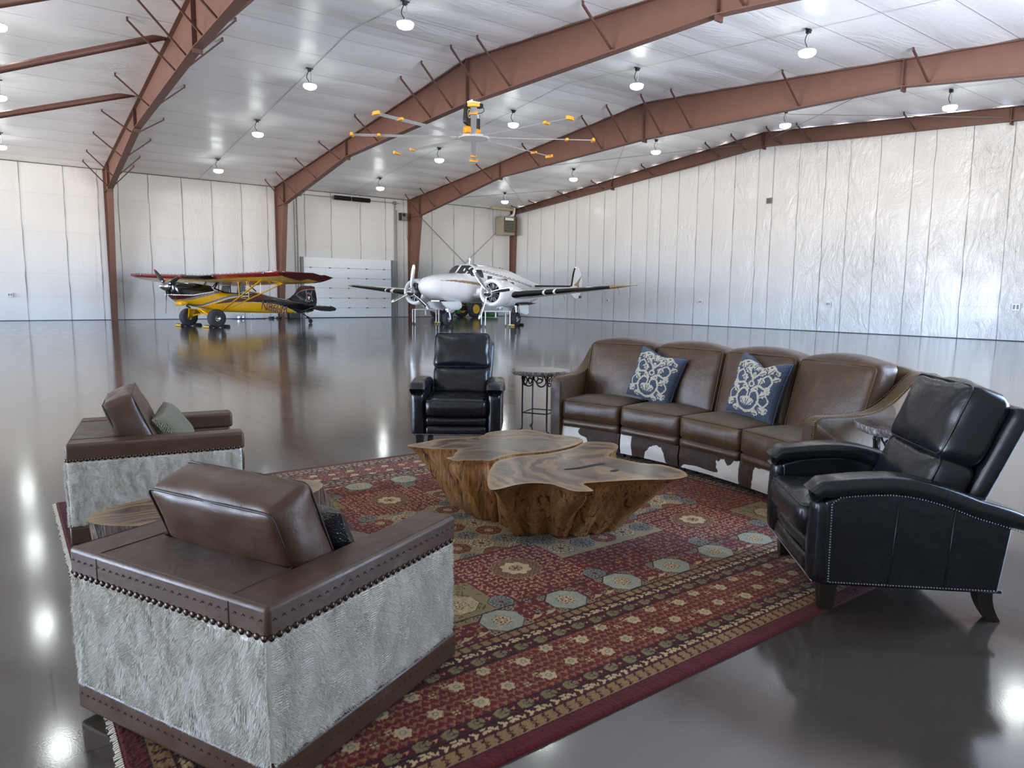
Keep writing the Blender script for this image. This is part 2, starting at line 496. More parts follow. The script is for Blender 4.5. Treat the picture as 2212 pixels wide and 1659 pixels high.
# ================================================================ rigid steel frames
KN = [(.30, .36), (6.35, 1.50)]      # column depth at floor and at the knee
def rafter_bottom(y):
    d = abs(y-YR); pts = [(0, 7.87), (10.2, 7.66), (19.0, 6.40)]
    for (a, za), (b, zb) in zip(pts, pts[1:]):
        if d <= b: return za+(zb-za)*(d-a)/(b-a)
    return 6.40
brace_y = [.95, 2.45, 6.9, 10.9, 14.0, 17.0, 18.9]      # distances from the ridge
def make_frame(x, label, end=False, near_brace=True):
    root = thing('portal_frame', label, 'steel frame', (x, YR, 0), 0, 'portal frames of the hangar')
    fw = .26
    for s in (1, -1):
        H = YF-YR
        o1 = .36 if not end else .30; k1 = 1.5 if not end else .55
        zk = 6.40 if not end else 7.0
        if s < 0: H = YR-YN-.0
        yo = H-.06
        c = MB()
        # web, outer flange, inner flange
        c.add([(0, s*yo, 0), (0, s*(yo-o1), 0), (0, s*(yo-k1), zk), (0, s*yo, ZE-.1)], [(0,1,2,3)])
        web = MB()
        for dx in (-.006, .006):
            web.add([(dx, s*yo, 0), (dx, s*(yo-o1), 0), (dx, s*(yo-k1), zk), (dx, s*(yo-k1), ZR-SL*(yo-k1)-.06), (dx, s*yo, ZR-SL*yo-.06)], [(0,1,2,3,4)])
        web.bar((0, s*yo, 0), (0, s*yo, ZE-.06), fw, .02, (0,1,0))
        web.bar((0, s*(yo-o1), 0), (0, s*(yo-k1), zk), fw, .02, (0,1,0))
        web.box((0, s*(yo-o1/2), .012), (fw+.06, o1+.1, .024))
        web.bar((0, s*yo, zk), (0, s*(yo-k1), zk), fw, .016, (0,0,1))
        web.build('column', M_steel, root, smooth=0)
        # rafter: tapering web with flanges, spliced
        r = MB(); N = 24; T = []; B = []
        y0 = yo-(k1 if not end else .3)
        for i in range(N+1):
            d = y0*(1-i/N); T.append((d, ZR-SL*d-.06))
            zb = rafter_bottom(YR+d) if not end else (ZR-SL*d-.06-(.62 if d < 4 else max(.30, .62-.026*(d-4))))
            B.append((d, zb))
        kb = [i for i in range(N+1)]
        for i in range(N):
            for dx in (-.006, .006):
                r.add([(dx, s*T[i][0], T[i][1]), (dx, s*T[i+1][0], T[i+1][1]), (dx, s*B[i+1][0], B[i+1][1]), (dx, s*B[i][0], B[i][1])], [(0,1,2,3)])
        r.bar((0, s*(yo+.05), ZR-SL*(yo+.05)-.05), (0, 0, ZR-.05), fw, .024)
        segs = [(y0, 10.2), (10.2, 0)]
        for a, b in segs:
            za = np.interp(a, [p[0] for p in B][::-1], [p[1] for p in B][::-1]); zb = np.interp(b, [p[0] for p in B][::-1], [p[1] for p in B][::-1])
            r.bar((0, s*a, za), (0, s*b, zb), fw, .024)
        r.build('rafter', M_steel, root, smooth=0)
        # bolted end plates at knee and haunch
        for d in (([yo-k1+.02, 10.2] if not end else [10.2])):
            p = MB(); zt = ZR-SL*d-.05; zb = np.interp(d, [q[0] for q in B][::-1], [q[1] for q in B][::-1])
            p.box((0, s*d, (zt+zb)/2-.06), (fw-.02, .05, zt-zb+.16))
            for k in range(6):
                for e in (-.07, .07): p.box((e, s*d, zb+.1+k*(zt-zb-.2)/5), (.03, .10, .03))
            p.build('splice_plate', M_steel_dk, root, smooth=0)
        # flange braces up to the purlins
        for d in brace_y:
            if d > y0+.4: continue
            zb = float(np.interp(d, [q[0] for q in B][::-1], [q[1] for q in B][::-1])); dd = d+.18
            if s < 0 and d > 17.5: continue
            for side in ((-1, 1) if near_brace else (-1,)):
                b = MB(); L = .95 if d > 6 else 1.15
                b0 = (side*.07, s*d, zb+.05); b1 = (side*(.12+L), s*d, ZR-SL*d-.10)
                b.bar(b0, b1, .05, .05); b.bar((b1[0], b1[1], b1[2]-.03), (b1[0], b1[1], b1[2]+.09), .04, .05)
                b.build('flange_brace', M_steel_dk, root, smooth=0)
    p = MB(); zb = rafter_bottom(YR) if not end else ZR-.68
    p.box((0, 0, (ZR-.06+zb)/2-.05), (fw, .05, ZR-zb+.1))
    for k in range(7):
        for e in (-.08, .08): p.box((e, 0, zb+.08+k*(ZR-zb-.25)/6), (.03, .1, .03))
    p.build('ridge_plate', M_steel_dk, root, smooth=0)
    return root
make_frame(FX[0], 'rust-brown steel portal frame at far left with two round struts joining it')
make_frame(FX[1], 'rust-brown steel portal frame from which the big ceiling fan hangs')
make_frame(FX[2], 'rust-brown steel portal frame whose column stands behind the white twin-engine airplane')
make_frame(FX[3], 'slender rust-brown end frame running along the top of the right-hand white wall', True, False)
# ================================================================ high-bay lamps
M_lens = NT('glowing_lamp_lens').set(color=(.9,.95,.9), emit=(.93,1.0,.96), emits=34.0).m
M_alu = simple('cast_aluminium', (.62,.63,.64), .4, .8)
M_black = simple('black_plastic', (.012,.012,.013), .45)
M_cord = simple('black_cord', (.02,.02,.02), .6)
def highbay(loc, label, drop=.55):
    x, y = loc; z = roof_z(y)-.06
    root = thing('high_bay_lamp', label, 'ceiling light', (x, y, z), 0, 'high-bay lamps hanging from the ceiling')
    m = MB(); m.box((0, 0, -.04), (.10, .10, .10)); m.box((0, 0, .0), (.24, .05, .03)); m.build('ceiling_hook', M_black, root, smooth=0)
    c = MB(); c.tube([(.03, 0, -.08), (.05, 0, -.25), (.02, 0, -drop+.1)], .012, 6); c.build('chain', M_alu, root)
    c = MB(); c.tube(spline([(-.03, 0, -.08), (-.10, .02, -.28), (-.05, 0, -.40), (-.02, 0, -drop+.09)], 4), .012, 6); c.build('power_cord', M_cord, root)
    h = MB(); h.lathe([(.02, .10), (.07, .10), (.09, .06), (.19, .05), (.21, .03), (.21, .015), (.2, .012)], 24, Matrix.Translation((0, 0, -drop))); h.build('housing', M_alu, root)
    l = MB(); l.lathe([(.001, -.125), (.11, -.12), (.18, -.09), (.212, -.05), (.218, .012), (.001, .014)], 24, Matrix.Translation((0, 0, -drop))); l.build('lens', M_lens, root)
    return root
BAYX = [.40, 8.91, 17.44, 25.97]
ROWY = [36.4, 29.9, 23.9, 17.0, 10.9, 4.9]
BN = ['far-left roof bay', 'bay between first and second frames', 'bay between second and third frames', 'bay nearest right wall']
RN = ['far end of the row, nearest the far wall', 'second lamp of the row from the far wall', 'third lamp of the row from the far wall', 'fourth lamp of the row from the far wall', 'fifth lamp of the row from the far wall', 'overhead end of the row']
lamp0 = None
for bi, x in enumerate(BAYX):
    for ri, y in enumerate(ROWY):
        lab = 'high-bay lamp in %s, %s' % (BN[bi], ['at its far-wall end', 'second from the far wall', 'third from the far wall', 'fourth from the far wall', 'fifth from the far wall', 'nearest the camera'][ri])
        if lamp0 is None: lamp0 = highbay((x, y), lab)
        else: dup(lamp0, (x, y, roof_z(y)-.06), 0, lab)
# ================================================================ soft goods helpers
def leather(name, col, rough=.42, var=.16, bump=.25, spec=.5, scale=5, worn=None, coat=0.0):
    t = NT(name); v = t.mapping('Object')
    a = tuple(x*(1-var) for x in col); b = tuple(min(1, x*(1+var)) for x in col)
    n1 = t.noise(v, scale, 5, .6, .6)
    c = t.ramp(n1, [(.28, a), (.72, b)])
    if worn: c = t.mix(t.ramp(t.noise(v, scale*.7, 6, .7, 1.2), [(.52, (0,)*3), (.74, (.8,)*3)]), c, worn)
    t.set(color=c, rough=t.ramp(t.noise(v, scale*2, 3), [(.3, (rough*.85,)*3), (.7, (min(1, rough*1.2),)*3)]), spec=spec, coat=coat, coatr=.2)
    n2 = t.noise(v, 260, 3, .6); b1 = t.bump(n2, bump*.5, .0015)
    t.bump(t.noise(v, 9, 4, .55, 1.0), bump, .012, b1)
    return t.m
M_brown = leather('chestnut_leather', lin(70, 48, 33), .42)
M_brown_dk = leather('dark_welt_leather', lin(52, 37, 30), .5, bump=.1)
M_stitch = simple('waxed_thread', lin(58, 41, 32), .6)
M_nail = simple('antique_bronze_nail', lin(70, 58, 48), .3, .9)
M_fur = NT('cream_shearling').set(color=(.66, .645, .585), rough=.95, spec=.05, sheen=.15).m
M_rubber_foot = simple('dark_wood_foot', lin(33, 24, 20), .45)

def fur_panel(o, eu, ev, n, w, h, dens, seed, length=.024, drift=(0, -1)):
    """a sheepskin panel: crinkled hide with thousands of tufts standing off it; o = lower corner, eu/ev axes, n outward"""
    r = np.random.default_rng(seed)
    o, eu, ev, n = [np.array(a, float) for a in (o, eu, ev, n)]
    nu, nv = int(w*140), int(h*140)
    U, V_ = np.meshgrid(np.linspace(0, w, nu), np.linspace(0, h, nv), indexing='ij')
    def nz(u, v, s, k): return np.array([noise.noise((float(a)*s, float(b)*s*.6, k)) for a, b in zip(u.ravel(), v.ravel())]).reshape(u.shape)
    edge = np.minimum(np.minimum(U, w-U)/.012, np.minimum(V_, h-V_)/.012).clip(0, 1)
    hgt = (.012+.007*nz(U, V_, 26, seed+.5)+.005*nz(U, V_, 60, seed+9))*np.sqrt(edge)
    P = o+U[..., None]*eu+V_[..., None]*ev+hgt[..., None]*n
    N = int(dens*w*h)
    u = r.uniform(.002, w-.002, N); v = r.uniform(.002, h-.002, N)
    iu = (u/w*(nu-1)).astype(int); iv = (v/h*(nv-1)).astype(int)
    base = P[iu, iv]
    cu, cv = nz(u, v, 17, seed+3.3), nz(u, v, 17, seed+7.7)
    L = length*(.65+.5*r.random(N))
    d = n*(.75+.2*r.random(N))[:, None]+eu*(drift[0]*.5+1.1*cu+.3*r.normal(size=N))[:, None]+ev*(drift[1]*.6+1.3*cv+.35*r.normal(size=N))[:, None]
    d /= np.linalg.norm(d, axis=1)[:, None]
    tip = base+d*L[:, None]-ev*(.004)
    a = r.uniform(0, 2*PI, N); s = (eu*np.cos(a)[:, None]+ev*np.sin(a)[:, None])*.0015
    nb = P.reshape(-1, 3)
    verts = np.concatenate([nb, base-s, base+s, tip])
    faces_t = np.stack([np.arange(N), np.arange(N)+N, np.arange(N)+2*N], 1)+len(nb)
    ii, jj = np.meshgrid(np.arange(nu-1), np.arange(nv-1), indexing='ij')
    q = np.stack([ii*nv+jj, (ii+1)*nv+jj, (ii+1)*nv+jj+1, ii*nv+jj+1], -1).reshape(-1, 4)
    return verts, q, faces_t
def mesh_np(name, verts, quads, tris, mat_, parent, smooth=True):
    me = bpy.data.meshes.new(name)
    nq, nt = len(quads), len(tris)
    me.vertices.add(len(verts)); me.vertices.foreach_set('co', np.asarray(verts, np.float32).ravel())
    li = np.concatenate([np.asarray(quads).ravel(), np.asarray(tris).ravel()]).astype(np.int32)
    me.loops.add(len(li)); me.loops.foreach_set('vertex_index', li)
    me.polygons.add(nq+nt)
    ls = np.concatenate([np.arange(nq)*4, nq*4+np.arange(nt)*3]).astype(np.int32)
    me.polygons.foreach_set('loop_start', ls)
    me.update(calc_edges=True); me.validate()
    if smooth: me.polygons.foreach_set('use_smooth', [True]*len(me.polygons))
    me.materials.append(mat_)
    o = bpy.data.objects.new(name, me); COL.objects.link(o)
    if parent is not None: o.parent = parent
    return o

def leather_cushion(name, size, r, bulge, mat_, parent, M, n=18, wr=.004, seed=0, welt=None, axis=None, wrs=7, shape=None):
    V, F = softbox(size, r, bulge, n, wr, seed, wrs, shape)
    c = MB(); c.add(V, F); o = c.build(name, mat_, parent, M=M, smooth=180)
    if welt is not None:
        for ax, side in axis:
            p = MB(); p.tube(seam_loop(size, ax, side, r, .0, bulge, shape=shape), .0045, 6, True)
            p.build('welt', welt, o, smooth=180)
    return o

def shearling_chair(loc, rz, label):
    root = thing('club_chair', label, 'armchair', loc, rz, 'sheepskin club chairs')
    h = .4675; zt, zb, zp = .588, .488, .115
    # U-shaped padded rail
    c = MB()
    poly = [(h, -h), (h, -h+.155), (-.225, -h+.155), (-.225, h-.155), (h, h-.155), (h, h), (-h, h), (-h, -h)]
    c.prism(poly, zb, zt)
    o = c.build('top_rail', M_brown, root, smooth=40)
    bv = o.modifiers.new('bevel', 'BEVEL'); bv.width = .016; bv.segments = 4; bv.limit_method = 'ANGLE'
    s = MB()
    for y in (-h+.155, h-.155): s.tube([(-.225, y, zt+.0005), (-h+.016, y, zt+.0005), (-h, y, zt-.016), (-h-.0005, y, zb+.01)], .0022, 5)
    s.tube([(h-.02, -h+.014, zt), (-h+.014, -h+.014, zt), (-h+.014, h-.014, zt), (h-.02, h-.014, zt)], .0016, 5)
    s.build('stitched_seam', M_brown_dk, o)
    # wide hand stitches along the rail
    def stitches(par, zz, g):
        for ax, sd in ((0, -1), (1, -1), (1, 1)):
            s = MB()
            for i in range(int(2*h/.034)):
                a = -h+.02+i*.034; e = sd*(h+g)
                p, q = ((e, a, zz), (e, a+.014, zz-.002)) if ax == 0 else ((a, e, zz), (a+.014, e, zz-.002))
                s.tube([p, ((p[0]+q[0])/2, (p[1]+q[1])/2, p[2]+.005), q], .0014, 5)
            s.build('hand_stitching', M_stitch, par)
    stitches(o, .545, .0015)
    for ax, sd in ((0, -1), (1, -1), (1, 1)):
        s = MB()
        for i in range(int(2*h/.0295)):
            a = -h+.014+i*.0295
            s.ball((sd*(h+.001), a, zb+.009) if ax == 0 else (a, sd*(h+.001), zb+.009), .0105, 5, sc=(.6, 1, 1) if ax == 0 else (1, .6, 1))
        s.build('nailhead_trim', M_nail, o)
    # carcass under the sheepskin
    c = MB(); g = .018
    c.box((-.35+g/2, 0, (zb+zp)/2), (.235-g, 2*h-2*g, zb-zp))
    for y in (-1, 1): c.box((.1, y*(h-.077-g/2), (zb+zp)/2), (2*h-.235, .155-g, zb-zp))
    c.build('carcass', M_brown, root, bevel=.012)
    for nm, o_, eu, ev, n_, w_, sd, dr in (('back_sheepskin', (-h+.012, h-.002, zp), (0,-1,0), (0,0,1), (-1,0,0), 2*h-.004, 1, (.1, -1)),
                                       ('side_sheepskin', (-h+.002, -h+.012, zp), (1,0,0), (0,0,1), (0,-1,0), 2*h-.02, 2, (.9, .3)),
                                       ('side_sheepskin', (h-.018, h-.012, zp), (-1,0,0), (0,0,1), (0,1,0), 2*h-.03, 3, (.6, -.4))):
        v_, q_, t_ = fur_panel(o_, eu, ev, n_, w_, zb-zp+.004, 165000, sd, .0165 if sd == 1 else .0115, dr)
        mesh_np(nm, v_, q_, t_, M_fur, root)
    c = MB(); c.box((0, 0, (zp+.012)/2), (2*h+.004, 2*h+.004, zp-.012)); o = c.build('plinth', M_brown, root, smooth=40)
    bv = o.modifiers.new('bevel', 'BEVEL'); bv.width = .012; bv.segments = 3
    stitches(o, .07, .0035)
    s = MB()
    s.box((0, 0, zp+.004), (2*h-.006, 2*h-.006, .016)); s.build('dark_welt', M_brown_dk, root)
    # seat and back cushions
    leather_cushion('seat_cushion', (.70, .60, .17), .04, (.02, 0, .025), M_brown, root, Matrix.Translation((.13, 0, .355)), 16, .004, 3, M_brown_dk, [(2, 1)])
    c = MB(); c.box((.20, 0, .195), (.50, .612, .16)); c.build('seat_front', M_brown, root, bevel=.02)
    M = Matrix.Translation((-.135, .0, .615)) @ Matrix.Rotation(math.radians(-22), 4, 'Y')
    leather_cushion('back_cushion', (.185, .61, .42), .035, (.022, .012, .018), M_brown, root, M, 30, .012, 5, M_brown_dk, [(0, 1), (0, -1)], 7)
    return root
chair_near = shearling_chair((.75, 2.455, .014), math.radians(25.3), 'sheepskin-sided brown leather club chair in the foreground, back turned to the camera')
chair_far = dup(chair_near, (.768, 4.885, .014), math.radians(-9.4), 'sheepskin-sided brown leather club chair behind the stump side table, tweed pillow on it')

def pillow_geo(w, h, t, n=36, pinch=.06, seed=0, wr=.006):
    """plump pillow lying in its XY plane"""
    P = []; F = []
    for s in (1, -1):
        for i in range(n+1):
            for j in range(n+1):
                u, v_ = 2*i/n-1, 2*j/n-1
                k = 1-pinch*(1-abs(u)**2.2*1.0)*abs(v_)**6; k2 = 1-pinch*(1-abs(v_)**2.2)*abs(u)**6
                x, y = u*w/2*k2, v_*h/2*k
                z = t/2*max(0, (1-u**4)*(1-v_**4))**.55
                z += wr*noise.noise(Vector((x*9+seed, y*9, s)))*max(0, (1-u*u)*(1-v_*v_))**.5
                P.append((x, y, s*z))
        o = 0 if s == 1 else (n+1)**2
        for i in range(n):
            for j in range(n):
                q = (o+i*(n+1)+j, o+(i+1)*(n+1)+j, o+(i+1)*(n+1)+j+1, o+i*(n+1)+j+1)
                F.append(q if s == 1 else q[::-1])
    return P, F
# crocodile-embossed lumbar pillow, tweed lumbar pillow
t = NT('crocodile_embossed_leather'); v = t.mapping('Object', (1, 1.7, 1))
q = t.node('ShaderNodeTexVoronoi', feature='DISTANCE_TO_EDGE'); q.inputs['Scale'].default_value = 62; t.link(v, q.inputs['Vector'])
hh = t.ramp(q.outputs[0], [(.0, (0,)*3), (.16, (1,)*3)]); t.set(color=t.mix(hh, lin(14, 15, 16), lin(34, 37, 40)), rough=.3, spec=.6); t.bump(hh, .5, .004); M_croc = t.m
t = NT('grey_green_tweed'); v = t.mapping('Object', (1, 1, 1), (0, 0, .3))
w1 = t.node('ShaderNodeTexWave'); w1.inputs['Scale'].default_value = 60; w1.inputs['Distortion'].default_value = 7; w1.inputs['Detail'].default_value = 3; t.link(v, w1.inputs['Vector'])
t.set(color=t.mix(w1.outputs[0], lin(46, 45, 38), t.mix(t.noise(v, 90, 2), lin(92, 90, 72), lin(170, 164, 138))), rough=.9, spec=.1, sheen=.2); t.bump(w1.outputs[0], .5, .004); M_tweed = t.m
def place_local(rootloc, rz, M): return Matrix.Translation(rootloc) @ Matrix.Rotation(rz, 4, 'Z') @ M
P, F = pillow_geo(.46, .30, .15, 30, .05, 2)
m = MB(); m.add(P, F)
o = m.build('lumbar_pillow', M_croc, smooth=180, M=place_local((.75, 2.455, .014), math.radians(25.3), Matrix.Translation((.04, -.07, .565)) @ Matrix.Rotation(math.radians(8), 4, 'Z') @ Matrix.Rotation(math.radians(62), 4, 'Y') @ Matrix.Rotation(PI/2, 4, 'Z')))
tag(o, 'black crocodile-textured lumbar pillow in the foreground sheepskin chair', 'pillow', 'lumbar pillows in the sheepskin chairs')
P, F = pillow_geo(.42, .30, .15, 30, .06, 5)
m = MB(); m.add(P, F)
o = m.build('lumbar_pillow', M_tweed, smooth=180, M=place_local((.768, 4.885, .014), math.radians(-9.4), Matrix.Translation((.08, -.05, .565)) @ Matrix.Rotation(math.radians(-14), 4, 'Z') @ Matrix.Rotation(math.radians(58), 4, 'Y') @ Matrix.Rotation(PI/2+.15, 4, 'Z')))
tag(o, 'grey-green tweed lumbar pillow in the far sheepskin chair', 'pillow', 'lumbar pillows in the sheepskin chairs')
# ================================================================ the rug, knot by knot
RX0, RX1, RY0, RY1 = .21, 5.05, 1.62, 5.56
RES = .005
def make_rug():
    nx, ny = int((RX1-RX0)/RES)+1, int((RY1-RY0)/RES)+1
    xs = np.linspace(0, RX1-RX0, nx); ys = np.linspace(0, RY1-RY0, ny)
    W_, H_ = RX1-RX0, RY1-RY0
    X, Y = np.meshgrid(xs, ys, indexing='ij')
    c = lambda *a: np.array(lin(*a))
    RED, DRED, WINE = c(104, 30, 33), c(66, 18, 22), c(88, 24, 29)
    TAN, CREAM, OLIVE, BLUE, SLATE, BROWN, DARK, BEIGE = c(150, 120, 84), c(196, 178, 140), c(128, 116, 82), c(140, 152, 144), c(88, 94, 92), c(112, 74, 52), c(34, 20, 20), c(176, 162, 128)
    img = np.empty((nx, ny, 3)); img[:] = RED
    D = np.minimum(np.minimum(X, W_-X), np.minimum(Y, H_-Y))
    horiz = np.minimum(Y, H_-Y) <= np.minimum(X, W_-X)
    S = np.where(horiz, X, Y)
    r = np.random.default_rng(11)
    # bands from the edge inwards
    B = [0, .070, .130, .178, .236, .508, .570, .618, .668]
    for a, b, col in ((B[0], B[1], WINE), (B[1], B[2], TAN*.92), (B[2], B[3], DRED*1.15), (B[3], B[4], DRED*1.1), (B[4], B[5], RED*.95), (B[5], B[6], DRED*1.1), (B[6], B[7], DRED*1.15), (B[7], B[8], TAN*.9)):
        img[(D >= a) & (D < b)] = col
    img[D >= B[8]] = RED*.78
    def stamp(x, y, rad, fn, rot=0.0):
        i0, i1 = max(0, int((x-rad)/RES)), min(nx, int((x+rad)/RES)+2); j0, j1 = max(0, int((y-rad)/RES)), min(ny, int((y+rad)/RES)+2)
        if i0 >= i1 or j0 >= j1: return
        lx = xs[i0:i1, None]-x; ly = ys[None, j0:j1]-y
        ca, sa = math.cos(rot), math.sin(rot)
        u, v = lx*ca+ly*sa, -lx*sa+ly*ca
        sub = img[i0:i1, j0:j1]
        for m, col in fn(u, v): sub[m] = col
    ell = lambda u, v, cx, cy, a, b, t=0.0: (((u-cx)*math.cos(t)+(v-cy)*math.sin(t))/a)**2+((-(u-cx)*math.sin(t)+(v-cy)*math.cos(t))/b)**2 < 1
    def tulip(col, s=1.0): return lambda u, v: [(ell(u/s, v/s, -.007, .004, .005, .012, .7) | ell(u/s, v/s, .007, .004, .005, .012, -.7) | ell(u/s, v/s, 0, -.004, .0045, .009), col)]
    def flower(s=1.0, col=CREAM):
        def f(u, v):
            a = np.arctan2(v, u); q = np.hypot(u, v)/s
            return [(q < .026*(1+.16*np.cos(6*a)), col), (q < .012, BLUE*.7), (q < .007, col*.9)]
        return f
    def quad(col=BLUE): return lambda u, v: [(ell(u, v, .008, .008, .006, .006) | ell(u, v, -.008, .008, .006, .006) | ell(u, v, .008, -.008, .006, .006) | ell(u, v, -.008, -.008, .006, .006), col)]
    def leafpair(col): return lambda u, v: [(ell(u, v, -.010, 0, .007, .013, .5) | ell(u, v, .009, .003, .007, .013, .5), col)]
    def palm(u, v): return [(ell(u, v, 0, 0, .036, .024) & (u > -.026), OLIVE), (ell(u, v, .006, .002, .012, .014) & ~ell(u, v, .006, .002, .007, .009), SLATE*.8), (ell(u, v, .018, .012, .013, .003, .5) | ell(u, v, .018, -.012, .013, .003, -.5), DRED)]
    def octa(rad, fill, ring=None, inner=None):
        def f(u, v):
            o = np.maximum(np.maximum(abs(u), abs(v)), (abs(u)+abs(v))*.7071); out = [(o < rad, DARK), (o < rad*.955, fill)]
            if ring is not None:
                nz = (np.sin(u*230+np.cos(v*170)*2)*np.sin(v*210+np.cos(u*190)*2)) > .25
                out.append(((o < rad*.9) & (o > rad*.45) & nz, ring))
            a = np.arctan2(v, u); q = np.hypot(u, v)
            out += [(q < rad*.42*(1+.1*np.cos(8*a)), DARK), (q < rad*.38*(1+.1*np.cos(8*a)), CREAM*.9), ((q < rad*.3) & (np.cos(8*a) > .15) & (q > rad*.1), RED), (q < rad*.1, CREAM)]
            return out
        return f
    def rosette(rad, fill, spoke):
        def f(u, v):
            o = np.maximum(np.maximum(abs(u), abs(v)), (abs(u)+abs(v))*.7071); a = np.arctan2(v, u); q = np.hypot(u, v)
            return [(o < rad, spoke*.6), (o < rad*.94, fill), ((q < rad*.85) & (q > rad*.28) & (np.cos(14*a) > .45), spoke), (q < rad*.24, RED), ((q > rad*.6) & (q < rad*.66), spoke)]
        return f
    def bigmed(rad):
        def f(u, v):
            a = np.arctan2(v, u); q = np.hypot(u, v); o = q/(1+.045*np.cos(12*a)); st = q/(1+.22*abs(np.cos(4*a))**1.5)
            nz = np.sin(u*190)*np.sin(v*190) > .2
            return [(o < rad, CREAM*.6), (o < rad*.96, BROWN*1.15), ((o < rad*.92) & (o > rad*.58) & nz, OLIVE*1.1), ((o < rad*.92) & (o > rad*.58) & (np.sin(u*260+1)*np.sin(v*250) > .55), RED), (st < rad*.54, DARK), (st < rad*.51, CREAM), ((q < rad*.27), BROWN), ((q < rad*.24) & (np.cos(6*a) > -.2), CREAM*.85), (q < rad*.10, RED)]
        return f
    def leafy(x0, x1, y0, y1, col, step, jit=.3, s=1.0, extra=None):
        for x in np.arange(x0+step*.4, x1-step*.3, step):
            for y in np.arange(y0+step*.4, y1-step*.3, step):
                k = r.random(); xx, yy = x+step*jit*(r.random()-.5), y+step*jit*(r.random()-.5)
                if extra is not None and k < .07: stamp(xx, yy, .02, quad(extra))
                else: stamp(xx, yy, .024*s, tulip(col*(.85+.3*r.random()), s), r.choice([0, PI/2, PI, -PI/2])+r.normal()*.3)
    # field: rows of tiles, mirrored about both axes
    fx0, fx1, fy0, fy1 = B[8], W_-B[8], B[8], H_-B[8]
    leafy(fx0, fx1, fy0, fy1, c(150, 112, 80), .040, .5, .95, BLUE*.85)
    cxm = 2.84-RX0; cym = H_/2
    tile = lambda x0, x1, y0, y1, col: img.__setitem__((slice(int(x0/RES), int(x1/RES)), slice(int(y0/RES), int(y1/RES))), col)
    # the pale star field in the middle
    Q = np.maximum(abs(X-cxm)/1.0, abs(Y-cym)/.78); Q2 = (abs(X-cxm)/1.0+abs(Y-cym)/.78)
    img[(Q < 1) & (Q2 < 1.62)] = BEIGE*.75
    for i in range(-6, 7):
        for j in range(-4, 5):
            x, y = cxm+i*.165, cym+j*.165
            if abs(i)/6.3+abs(j)/4.8 < 1.45:
                k = (i+j) % 3
                stamp(x, y, .09, [rosette(.078, CREAM*.95, SLATE*.55), rosette(.072, BLUE*.8, DARK*2), octa(.078, RED*1.05, TAN)][k])
                stamp(x+.0825, y+.0825, .03, rosette(.024, RED, CREAM))
    # beige squares between the red ones
    for x in (1.42, 2.62-.0, 3.9, .9+.0):
        for y in (.92+.10, H_-1.02):
            if fx0 < x-.2 and x+.2 < fx1 and abs(x-(cxm)) > .4:
                tile(x-.19, x+.19, y-.19, y+.19, OLIVE*1.05)
                for q_ in range(90): stamp(x+r.uniform(-.18, .18), y+r.uniform(-.18, .18), .014, lambda u, v: [(ell(u, v, 0, 0, .011, .005) & ~ell(u, v, 0, 0, .007, .0025), DARK*1.6)], r.uniform(0, PI))
                stamp(x, y, .11, octa(.10, CREAM*.9, OLIVE*.8))
    for x in (cxm-.72, cxm+.72, cxm-2.16+.0, cxm+1.9):
        for y in (2.84-RY0, H_-(2.84-RY0)):
            if fx0 < x-.1 and x+.1 < fx1:
                tile(x-.31, x+.31, y-.28, y+.28, RED*.9)
                leafy(x-.31, x+.31, y-.28, y+.28, c(176, 138, 104), .036, .4, 1.0)
                stamp(x, y, .16, bigmed(.14))
                for sx in (-1, 1):
                    for sy in (-1, 1): stamp(x+sx*.30, y+sy*.29, .075, rosette(.062, BLUE*.75, DARK*1.8))
    # pale corner rosettes and the blue octagons in their red boxes
    for k in range(-7, 8):
        x = 2.09-RX0+k*.375
        if fx0+.08 < x < fx1-.08:
            for y in (2.395-RY0, H_-(2.395-RY0)):
                for dx in (-1, 1):
                    for dy in (-1, 1): stamp(x+dx*.085, y+dy*.075, .03, lambda u, v: [((abs(u) < .022) & (abs(v) < .02), BEIGE*.8), ((abs(u) < .018) & (abs(v) < .016), DRED*1.2), ((abs(u) < .005) | (abs(v) < .005), BEIGE*.5)])
                stamp(x, y, .12, octa(.100, BLUE, CREAM*.85))
                stamp(x+.1875-.035, y-.062 if y < cym else y+.062, .04, lambda u, v: [(ell(u, v, 0, 0, .034, .008, .2) | ell(u, v, .0, .006, .010, .016), BEIGE)])
                stamp(x+.1875+.045, y-.062 if y < cym else y+.062, .04, lambda u, v: [(ell(u, v, 0, 0, .034, .008, .2) | ell(u, v, .0, .006, .010, .016), BEIGE)])
    for yb in (.875+.0, H_-.875): img[(abs(Y-yb) < .004) & (D > B[8])] = DARK*1.5
    # borders: motif rows, both directions
    def along(d, step, fn, rad, rot0=0.0, phase=0.0, alt=None):
        for side in range(4):
            L = W_ if side < 2 else H_
            for n_, s in enumerate(np.arange(d+phase+step/2, L-d-step*.3, step)):
                f = fn if alt is None or n_ % 2 == 0 else alt
                x, y, rt = ((s, d, 0), (s, H_-d, PI), (d, s, -PI/2), (W_-d, s, PI/2))[side]
                stamp(x, y, rad, f, rt+rot0+r.normal()*.08)
    for d0 in (.100, .643):
        along(d0-.012, .05, tulip(DRED*1.15, .9), .02, 1.2); along(d0+.012, .05, tulip(DRED*1.15, .9), .02, -1.4, .025)
    for d0 in (.154, .594):
        along(d0, .115, leafpair(CREAM), .03, .3); along(d0, .115, tulip(CREAM, 1.15), .025, 1.6, .058); along(d0-.008, .115, tulip(CREAM*.95, .8), .02, .3, .030); along(d0+.006, .115, leafpair(CREAM*.95), .02, 1.2, .088)
    for d0 in (.207, .539):
        along(d0, .105, lambda u, v: palm(u, v), .045, .12, 0); along(d0, .105, tulip(c(190, 130, 100), .6), .02, 0, .052)
